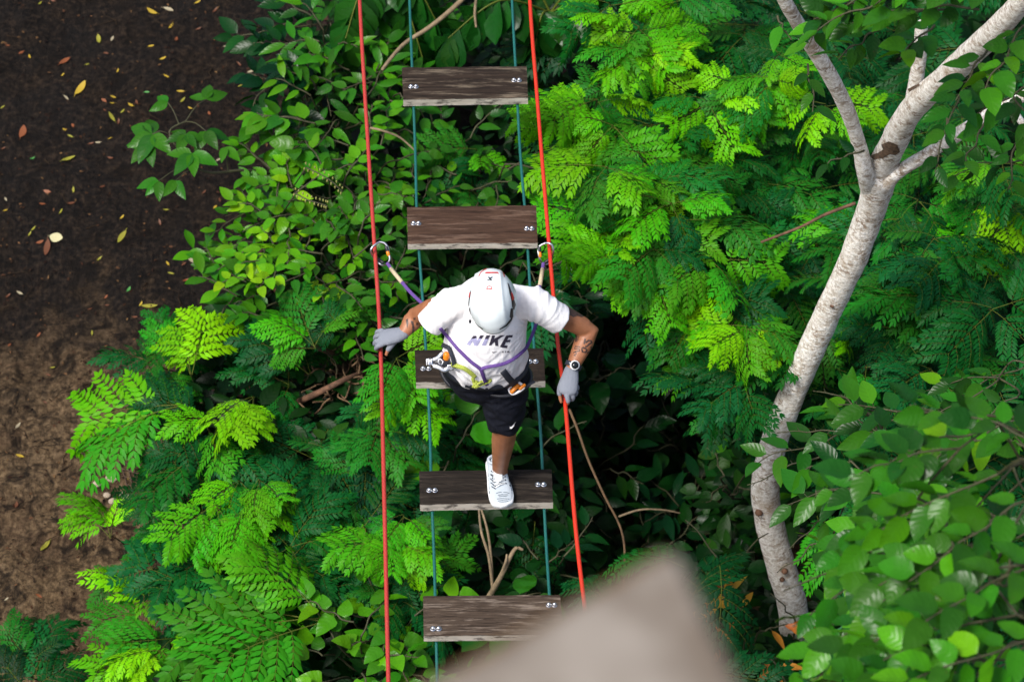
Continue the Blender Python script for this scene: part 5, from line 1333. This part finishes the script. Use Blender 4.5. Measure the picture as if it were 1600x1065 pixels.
def limb(name, rows, parent, n=18, lump=.08, raw=None):
    q = smooth_path(raw or limb_pts(rows), 8); b = MB(); b.tube([p[:3] for p in q], [float(p[3]) for p in q], n=n)
    V = [v.copy() for v in b.V]; out = []
    for i, v in enumerate(V):
        ctr = V3(q[min(len(q) - 1, max(0, i // n - 2))][:3]); k = 1 + lump * noise.noise(v * 6) + lump * .6 * noise.noise(v * 17)
        out.append(ctr + (v - ctr) * k)
    return mk(name, out, b.F, M['whitebark'], parent)
def white_tree():
    base = P(1240, 962, -2.9) + V3((.1, .12, -1.6)); t = thing('white_barked_tree', base, 'forked tree with mottled white bark rising through the bushes on the right', 'tree')
    b0 = P(1240, 962, -2.9); s0 = (CAM - b0).length / FPX
    rows = [(x, y, z, r) for x, y, z, r in TRK[::-1][:-1]]
    q = [np.array((b0.x + .1, b0.y + .12, -4.6, .13)), np.array((b0.x + .04, b0.y + .05, -3.7, .10))] + limb_pts(rows)
    limb('trunk', None, t, 22, raw=q)
    limb('limb', [(1364, 305, .6, 18), (1352, 268, .9, 14), (1342, 225, 1.1, 11.5), (1322, 168, 1.4, 12), (1295, 115, 1.7, 12.5), (1262, 62, 2.0, 12), (1232, 12, 2.3, 11), (1200, -50, 2.6, 10)], t)
    limb('limb', [(1372, 285, .72, 26), (1388, 240, 1.0, 22), (1422, 175, 1.5, 20), (1470, 128, 1.9, 20), (1522, 80, 2.3, 20), (1572, 30, 2.7, 18), (1640, -50, 3.2, 16)], t)
    limb('limb', [(1425, 172, 1.5, 15), (1431, 130, 1.7, 11.5), (1437, 85, 1.9, 11), (1440, 40, 2.1, 10)], t)
    limb('limb', [(1385, 285, .8, 14), (1405, 268, .9, 11), (1450, 240, 1.05, 10), (1500, 208, 1.25, 11), (1550, 178, 1.4, 11), (1600, 150, 1.55, 9), (1680, 110, 1.75, 8)], t)
    limb('limb', [(1555, 178, 1.4, 7), (1575, 165, 1.5, 6), (1620, 225, 1.6, 6)], t, 10)
    # broken brown scar in the fork, knots
    parts = [c for c in bpy.data.objects if c.parent == t]; VV = []; FF = []
    for c in parts: n0 = len(VV); VV += [v.co + OFF[t.name] for v in c.data.vertices]; FF += [tuple(i + n0 for i in p.vertices) for p in c.data.polygons]
    tb = BVHTree.FromPolygons(VV, FF); sm = plain('brown_scar', (.085, .052, .030), .9, var=.7, scale=45, bmp=.6)
    for q in ([(884, 722), (925, 706), (948, 690), (940, 668), (975, 652), (1012, 668), (1024, 700), (1004, 716), (978, 712), (950, 728), (905, 738)], [(1062, 412), (1085, 398), (1112, 384), (1118, 396), (1090, 414), (1070, 424)]):
        V, F = print_on(tb, [zc(q, 2.959, 1060, 0)], .6, .003); mk('scar', V, F, sm, t)
    b = MB()
    for x, y, z, r in ((1186, 800, -1.95, .024), (1226, 892, -2.4, .02), (1222, 905, -2.45, .016), (1300, 478, -.2, .012)): b.ellipsoid(P(x, y, z), (r, r, r * .9), None, 10, 8)
    b.build('knot', M['bark'], t)
    # its own leaves at the top right
    random.seed(91); fol = Fol()
    for (x, y, z, az, n, lf, Lf, tl) in ((1480, 15, 3.4, 180, 8, 'ov', .12, .40), (1410, -10, 3.4, 200, 8, 'ov', .12, .36), (1370, 5, 3.2, 200, 8, 'rnd', .12, .30), (1330, -20, 3.2, 230, 7, 'ov', .13, .30), (1545, 75, 3.1, 250, 7, 'ov', .13, .30), (1520, 110, 2.7, 250, 7, 'ov', .13, .30), (1570, 120, 2.7, -80, 7, 'ov', .13, .30),
                                         (1600, 40, 3.2, 230, 8, 'rnd', .13, .36), (1460, 40, 3.0, 220, 7, 'rnd', .12, .30), (1390, 35, 2.9, 230, 7, 'ov', .12, .28), (1262, 100, 2.0, -100, 4, 'ov', .11, .22), (1350, 235, 1.2, 200, 4, 'ov', .11, .2), (1480, 185, 1.7, -100, 6, 'ov', .12, .28), (1540, 190, 1.8, -100, 6, 'ov', .12, .28), (1590, 210, 1.8, -90, 7, 'ov', .12, .28), (1530, 15, 3.5, 160, 8, 'rnd', .13, .36), (1620, 130, 2.6, 200, 7, 'ov', .13, .32), (1450, -30, 3.4, 180, 8, 'ov', .12, .36), (1570, -20, 3.6, 180, 8, 'rnd', .13, .36), (1500, -20, 3.5, 200, 8, 'ov', .12, .36), (1215, 25, 2.3, -60, 2, 'ov', .13, .12)):
        st = Fol(); a = R(az + random.uniform(-15, 15)); e = R(random.uniform(-15, 25)); d = (math.cos(a) * math.cos(e), math.sin(a) * math.cos(e), math.sin(e))
        twig_leaves(fol, st, np.array(P(x, y, z)), d, tl, lf, Lf, n, .42 + random.gauss(0, .1), .1, flat=.4, sag=.3, clear=False); mk_np('twig', np.concatenate(st.v), np.concatenate(st.q), M['stem'], t)
    fol.build('crown', M['broad'], t)
white_tree()
# ------------------------------------------------------------------ nearer trees on the right whose crowns reach into view
def near_tree(label, root, twigs, leaf, Lf, tone, name, seed, mat='broad', flat=.35, group=None, tl=.4, whorl=0, opp=False, n=7):
    random.seed(seed); t = thing(name, root, label, 'tree', group); fol = Fol(); st = Fol(); tk = Fol()
    ctr = sum((P(x, y, z) for x, y, z, a in twigs), Vector()) / len(twigs); fork = np.array((root[0] * .6 + ctr.x * .4, root[1] * .6 + ctr.y * .4, ctr.z - .9))
    tk.add(tube_t(stem_path(root, fork, 6, .05), .075, .045, 10), I4)
    nodes = [fork]
    for (x, y, z, az) in sorted(twigs, key=lambda t: np.linalg.norm(np.array(P(t[0], t[1], t[2])) - fork)):
        p = np.array(P(x, y, z)); j = min(nodes, key=lambda q: np.linalg.norm(q - p) + .35 * np.linalg.norm(q - fork)); nodes.append(p)
        md = (j + p) / 2 + rvec(.05) + np.array((0, 0, .04 * np.linalg.norm(p - j)))
        dj, dp = np.linalg.norm(j - fork), np.linalg.norm(p - fork); far = dp + .01
        st.add(tube_t(smooth_path([j, md, p], 5), .004 + .010 / (1 + 3 * dj), .0035 + .008 / (1 + 4 * dp), 6), I4)
        a = R(az + random.uniform(-20, 20)); e = R(random.uniform(-25, 20)); d = (math.cos(a) * math.cos(e), math.sin(a) * math.cos(e), math.sin(e))
        twig_leaves(fol, st, p, d, tl * random.uniform(.8, 1.15), leaf, Lf, n, tone + random.gauss(0, .09), .10, flat=flat, sag=.35, whorl=whorl, opp=opp, r=.0045, clear=random.random() < .72, )
    mk_np('trunk', np.concatenate(tk.v), np.concatenate(tk.q), M['bark'], t); fol.build('crown', M[mat], t); mk_np('branches', np.concatenate(st.v), np.concatenate(st.q), M['stem'], t)
near_tree('tree with round soft yellow-green leaves, out of focus at the lower right', (5.2, -.6, -4.2),
          [(1500, 700, 4.5, 200), (1525, 675, 3.2, 196), (1560, 740, 4.7, 190), (1583, 729, 3.7, 225), (1530, 800, 4.5, 200), (1554, 807, 3.3, 177), (1470, 830, 4.3, 190), (1478, 802, 3.2, 160), (1580, 830, 4.7, 210), (1577, 848, 3.8, 225), (1500, 880, 4.5, 190), (1530, 895, 3.4, 196), (1560, 910, 4.7, 200), (1562, 912, 3.8, 153), (1460, 900, 4.3, 180), (1453, 927, 3.5, 178), (1590, 960, 4.8, 200), (1587, 949, 3.7, 180), (1520, 970, 4.5, 190), (1504, 941, 3.2, 162), (1570, 1030, 4.7, 190), (1548, 1044, 3.9, 226), (1500, 1050, 4.5, 170), (1505, 1041, 3.7, 177), (1620, 780, 4.8, 190), (1640, 801, 3.8, 237), (1640, 880, 4.9, 190), (1633, 893, 3.7, 197), (1640, 1000, 4.9, 190), (1620, 1019, 3.9, 199), (1560, 660, 4.3, 180), (1571, 659, 3.2, 193), (1640, 700, 4.6, 170), (1642, 713, 3.6, 178), (1620, 1080, 4.9, 170), (1647, 1107, 3.7, 212), (1470, 970, 4.1, 185), (1498, 996, 3.0, 163), (1440, 840, 4.0, 185), (1470, 849, 3.1, 156)],
          'rnd', .118, .53, 'round_leaved_tree', 501, n=11, tl=.46)
near_tree('tree with pointed dark green leaves crossing in front of the white trunk', (4.4, .4, -4.2),
          [(1290, 690, 1.0, 180), (1330, 720, 1.2, 190), (1360, 760, 1.3, 180), (1310, 790, 1.1, 190), (1380, 680, 1.3, 150), (1400, 800, 1.4, 190), (1430, 740, 1.6, 180), (1420, 650, 1.5, 160), (1470, 690, 1.8, 160), (1260, 720, .9, 170), (1350, 640, 1.2, 150), (1300, 840, 1.0, 200), (1390, 860, 1.3, 200), (1450, 790, 1.7, 180), (1340, 680, 1.2, 175)],
          'ov', .165, .46, 'pointed_leaved_tree', 502, n=6, tl=.32)
near_tree('glossy small-leaved tree at the right edge between the blurred round leaves and the high branch', (4.8, 1.4, -4.2),
          [(1560, 590, .8, 180), (1590, 620, 1.0, 180), (1520, 620, .8, 190), (1610, 570, .8, 180), (1600, 250, .9, 190)],
          'ov', .15, .40, 'leafy_tree', 503, n=6, tl=.34)
# dry sticks and vines
def stick(name, rows, r0, r1, mat, label, cat, group=None, forks=()):
    q = smooth_path([np.array(P(*p)) for p in rows], 6); b = MB(); k = len(q); b.tube(q, [r0 + (r1 - r0) * i / (k - 1) for i in range(k)], n=8)
    for f in forks:
        g = smooth_path([np.array(P(*p)) for p in f], 5); b.tube(g, [r1 * 1.3 - r1 * .6 * i / (len(g) - 1) for i in range(len(g))], n=7)
    tag(b.build(name, mat, None, V3(q[0])), label, cat, group)
stick('dead_branch', [(722, 1000, -2.6), (768, 925, -2.0), (785, 895, -1.8), (796, 872, -1.7), (806, 856, -1.65), (816, 858, -1.66)], .019, .008, M['dead'], 'dry forked branch standing up between the lower two boards', 'branch', None, [[(783, 898, -1.82), (790, 878, -1.7), (792, 866, -1.68)], [(770, 920, -2.0), (764, 870, -1.8), (752, 830, -1.7), (748, 790, -1.7)]])
stick('dry_stalk', [(770, 950, -2.4), (768, 880, -2.1), (762, 830, -1.95), (752, 795, -1.9)], .009, .006, M['dead'], 'thin pale stalk beside the dry forked branch', 'stalk')
stick('hanging_vine', [(890, 640, -2.0), (903, 672, -2.0), (920, 720, -2.1), (945, 775, -2.2), (968, 820, -2.3), (976, 860, -2.3), (974, 930, -2.4)], .008, .006, M['vine'], 'thin brown vine hanging right of the brighter red rope', 'vine')
stick('dry_stalk', [(968, 806, -2.2), (1000, 796, -2.15), (1035, 796, -2.15), (1062, 801, -2.2)], .007, .005, M['dead'], 'pale curved stalk branching right from the hanging vine', 'stalk')
stick('bare_twig', [(598, 108, -1.5), (630, 70, -1.5), (668, 45, -1.45), (700, 20, -1.4), (730, -8, -1.35)], .011, .017, M['dead'], 'bare pale twig crossing behind the left teal rope at the top', 'twig')
stick('bare_twig', [(580, 200, -1.5), (600, 205, -1.5), (625, 215, -1.55), (648, 235, -1.6)], .008, .005, M['dead'], 'short bare twig beside the left teal rope, below the farthest board', 'twig')
stick('bare_twig', [(745, -10, -1.4), (742, 20, -1.45), (744, 42, -1.5)], .010, .007, M['dead'], 'short dead twig between the teal ropes at the top edge', 'twig')
stick('bare_branch', [(440, 640, -2.6), (500, 612, -2.3), (545, 590, -2.25), (590, 575, -2.5)], .022, .014, M['bark'], 'bare reddish brown branch lying under the shrubs left of the rope', 'branch')
stick('bare_branch', [(440, 515, -2.2), (470, 530, -2.1), (488, 540, -2.1), (520, 552, -2.3)], .022, .016, M['bark'], 'short broken reddish branch between the left leafy and feathery shrubs', 'branch')
stick('bare_branch', [(1190, 378, -.6), (1250, 355, -.5), (1290, 335, -.45), (1335, 318, -.4)], .007, .010, M['bark'], 'thin red-brown branch running behind the white trunk', 'branch')
# tangle of bare roots left of the paler rope
b = MB(); random.seed(3)
for k in range(22):
    x0, y0 = 520 + random.uniform(-20, 50), 585 + random.uniform(-40, 40); a = random.uniform(0, 6.28); pts = []
    for s in range(5):
        pts.append(P(x0 + math.cos(a) * s * 12, y0 + math.sin(a) * s * 12, -2.35 + random.uniform(-.12, .12))); a += random.uniform(-.7, .7)
    b.tube(smooth_path(pts, 4), .0055, n=5)
tag(b.build('root_tangle', M['vine'], None, P(530, 590, -2.6)), 'tangle of thin bare brown roots in the gap left of the paler rope', 'roots')

# ------------------------------------------------------------------ understorey: uncounted masses of leaves under the shrubs
EDGE = [(-150, 470), (0, 452), (60, 470), (130, 455), (200, 440), (300, 405), (400, 370), (470, 345), (520, 270), (600, 250), (680, 250), (760, 295), (830, 290), (900, 250), (960, 270), (1010, 200), (1060, 150), (1300, -100)]
ey = [e[0] for e in EDGE]; ex = [e[1] for e in EDGE]
def understorey():
    r = np.random.default_rng(5); fol = {k: [[], []] for k in ('ov', 'obo', 'lan', 'rnd')}
    F_ = Fol()
    for _ in range(5200):
        px, py = r.uniform(-50, 1800), r.uniform(-120, 1230)
        if px < np.interp(py, ey, ex) + 25: continue
        hollow = math.exp(-((px - 1010) / 110) ** 2 - ((py - 680) / 210) ** 2)
        if r.random() < hollow * .15: continue
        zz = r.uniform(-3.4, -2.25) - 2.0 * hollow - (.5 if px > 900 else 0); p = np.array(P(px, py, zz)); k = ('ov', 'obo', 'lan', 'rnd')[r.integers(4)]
        n = r.integers(3, 6); a0 = r.uniform(0, 6.28); s = r.uniform(.09, .19); tn = r.normal(.42, .2) - .05 * hollow  # tone drops inside the gap, its shade painted into the leaf colour
        for j in range(n):
            a = a0 + 6.283 * j / n + r.normal(0, .2); d = (math.cos(a), math.sin(a), r.uniform(-.45, .25))
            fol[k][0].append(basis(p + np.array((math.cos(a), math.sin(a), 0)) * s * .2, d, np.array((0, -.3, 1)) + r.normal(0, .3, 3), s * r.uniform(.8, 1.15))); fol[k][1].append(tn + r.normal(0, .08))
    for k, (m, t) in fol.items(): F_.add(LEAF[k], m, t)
    o = F_.build('undergrowth', M['shade']); tag(o, 'dense mass of low shade-darkened leaves under the shrubs', None, None, 'stuff')
    F2 = Fol()
    for _ in range(470):
        px, py = r.uniform(-50, 1800), r.uniform(-120, 1230)
        if px < np.interp(py, ey, ex) + 60: continue
        if 620 < px < 880 and py < 480: continue
        if 380 < px < 640 and py < 470: continue
        hollow = math.exp(-((px - 1000) / 130) ** 2 - ((py - 690) / 230) ** 2)
        if r.random() < hollow * 1.6: continue
        right = px > 900; zz = r.uniform(-1.9, -1.2) if right else r.uniform(-3.0, -2.5)
        a = r.uniform(0, 6.28); e = r.uniform(-.4, .4); d = (math.cos(a), math.sin(a), e)
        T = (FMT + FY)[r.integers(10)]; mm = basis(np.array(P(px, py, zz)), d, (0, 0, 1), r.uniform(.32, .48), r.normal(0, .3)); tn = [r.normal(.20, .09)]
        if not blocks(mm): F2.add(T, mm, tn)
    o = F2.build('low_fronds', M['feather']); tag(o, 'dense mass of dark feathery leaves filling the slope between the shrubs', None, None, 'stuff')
understorey()
# leaf litter under the bushes
def litter():
    r = np.random.default_rng(8); f = Fol(); m = []; t = []
    for _ in range(2600):
        px, py = r.uniform(-50, 1750), r.uniform(-100, 1200)
        if px < np.interp(py, ey, ex) + 10: continue
        p, n = on_ground(px, py) if px < 5000 else (None, None)
        if p is None: continue
        a = r.uniform(0, 6.28); m.append(basis(np.array(p) + (0, 0, .015), (math.cos(a), math.sin(a), r.uniform(-.1, .2)), np.array((0, 0, 1)) + r.normal(0, .25, 3), r.uniform(.06, .14))); t.append(r.random())
    f.add(LEAF['ov'], m, t); M['litter'] = leaf_mat('leaf_litter', [(0, (.018, .010, .006)), (.6, (.05, .026, .013)), (1, (.11, .06, .025))], rough=.7, trans=.05, spec=.2)
    tag(f.build('leaf_litter', M['litter']), 'brown leaf litter on the ground under the bushes', None, None, 'stuff')
litter()

# crumbs of bark, twigs and leaf on the open soil
def crumbs():
    r = np.random.default_rng(21); f = Fol(); m = []; t = []; tw = []
    for _ in range(1500):
        px, py = r.uniform(-60, 470), r.uniform(-60, 1120)
        if px > np.interp(py, ey, ex) + 30: continue
        p, n = on_ground(px, py)
        if p is None: continue
        a = r.uniform(0, 6.28); m.append(basis(np.array(p) + (0, 0, .006), (math.cos(a), math.sin(a), r.uniform(-.2, .3)), np.array((0, 0, 1)) + r.normal(0, .4, 3), r.uniform(.010, .032))); t.append(r.random() ** 1.6)
        if _ % 16 == 0:
            q = [np.array(p) + np.array((math.cos(a + .3 * k * r.normal()) * .05 * k, math.sin(a) * .05 * k, .008)) for k in range(4)]
            f.add(tube_t(q, .0035, .0018, 4), I4, [r.random() * .4])
    f.add(LEAF['ov'], m, t)
    M['crumb'] = leaf_mat('soil_crumb', [(0, (.006, .004, .003)), (.5, (.045, .024, .011)), (1, (.16, .10, .04))], rough=.8, trans=.02, spec=.1, stem=(.03, .02, .012))
    tag(f.build('litter_crumbs', M['crumb']), 'scattered crumbs of bark, twig and leaf on the open soil', None, None, 'stuff')
crumbs()
# ------------------------------------------------------------------ daylight: bright overcast
W = bpy.data.worlds.new('World'); S.world = W; W.use_nodes = True
nt = W.node_tree; bg = nt.nodes['Background']; sky = nt.nodes.new('ShaderNodeTexSky'); sky.sky_type = 'NISHITA'; sky.sun_disc = False
SUN_EL, SUN_AZ = R(60), R(-122)          # azimuth measured from +Y towards +X
sky.sun_elevation = SUN_EL; sky.sun_rotation = SUN_AZ; sky.air_density = 1.0; sky.dust_density = 5.0; sky.ozone_density = 1.0
nt.links.new(sky.outputs[0], bg.inputs[0]); bg.inputs[1].default_value = .08
sd = bpy.data.lights.new('sun', 'SUN'); sun = bpy.data.objects.new('sun', sd); COL.objects.link(sun)
sd.energy = 1.5; sd.angle = R(16); sd.color = (1.0, .97, .93)
sun.rotation_euler = Vector((math.sin(SUN_AZ) * math.cos(SUN_EL), math.cos(SUN_AZ) * math.cos(SUN_EL), math.sin(SUN_EL))).to_track_quat('Z', 'Y').to_euler()
S.view_settings.view_transform = 'Standard'; S.view_settings.look = 'None'; S.view_settings.exposure = 1.2; S.view_settings.gamma = 1
S.view_settings.use_curve_mapping = False
S.render.engine = 'CYCLES'
S.cycles.max_bounces = 6; S.cycles.diffuse_bounces = 2; S.cycles.glossy_bounces = 2; S.cycles.transmission_bounces = 4; S.cycles.transparent_max_bounces = 4
S.cycles.use_denoising = True; S.cycles.sample_clamp_indirect = 8
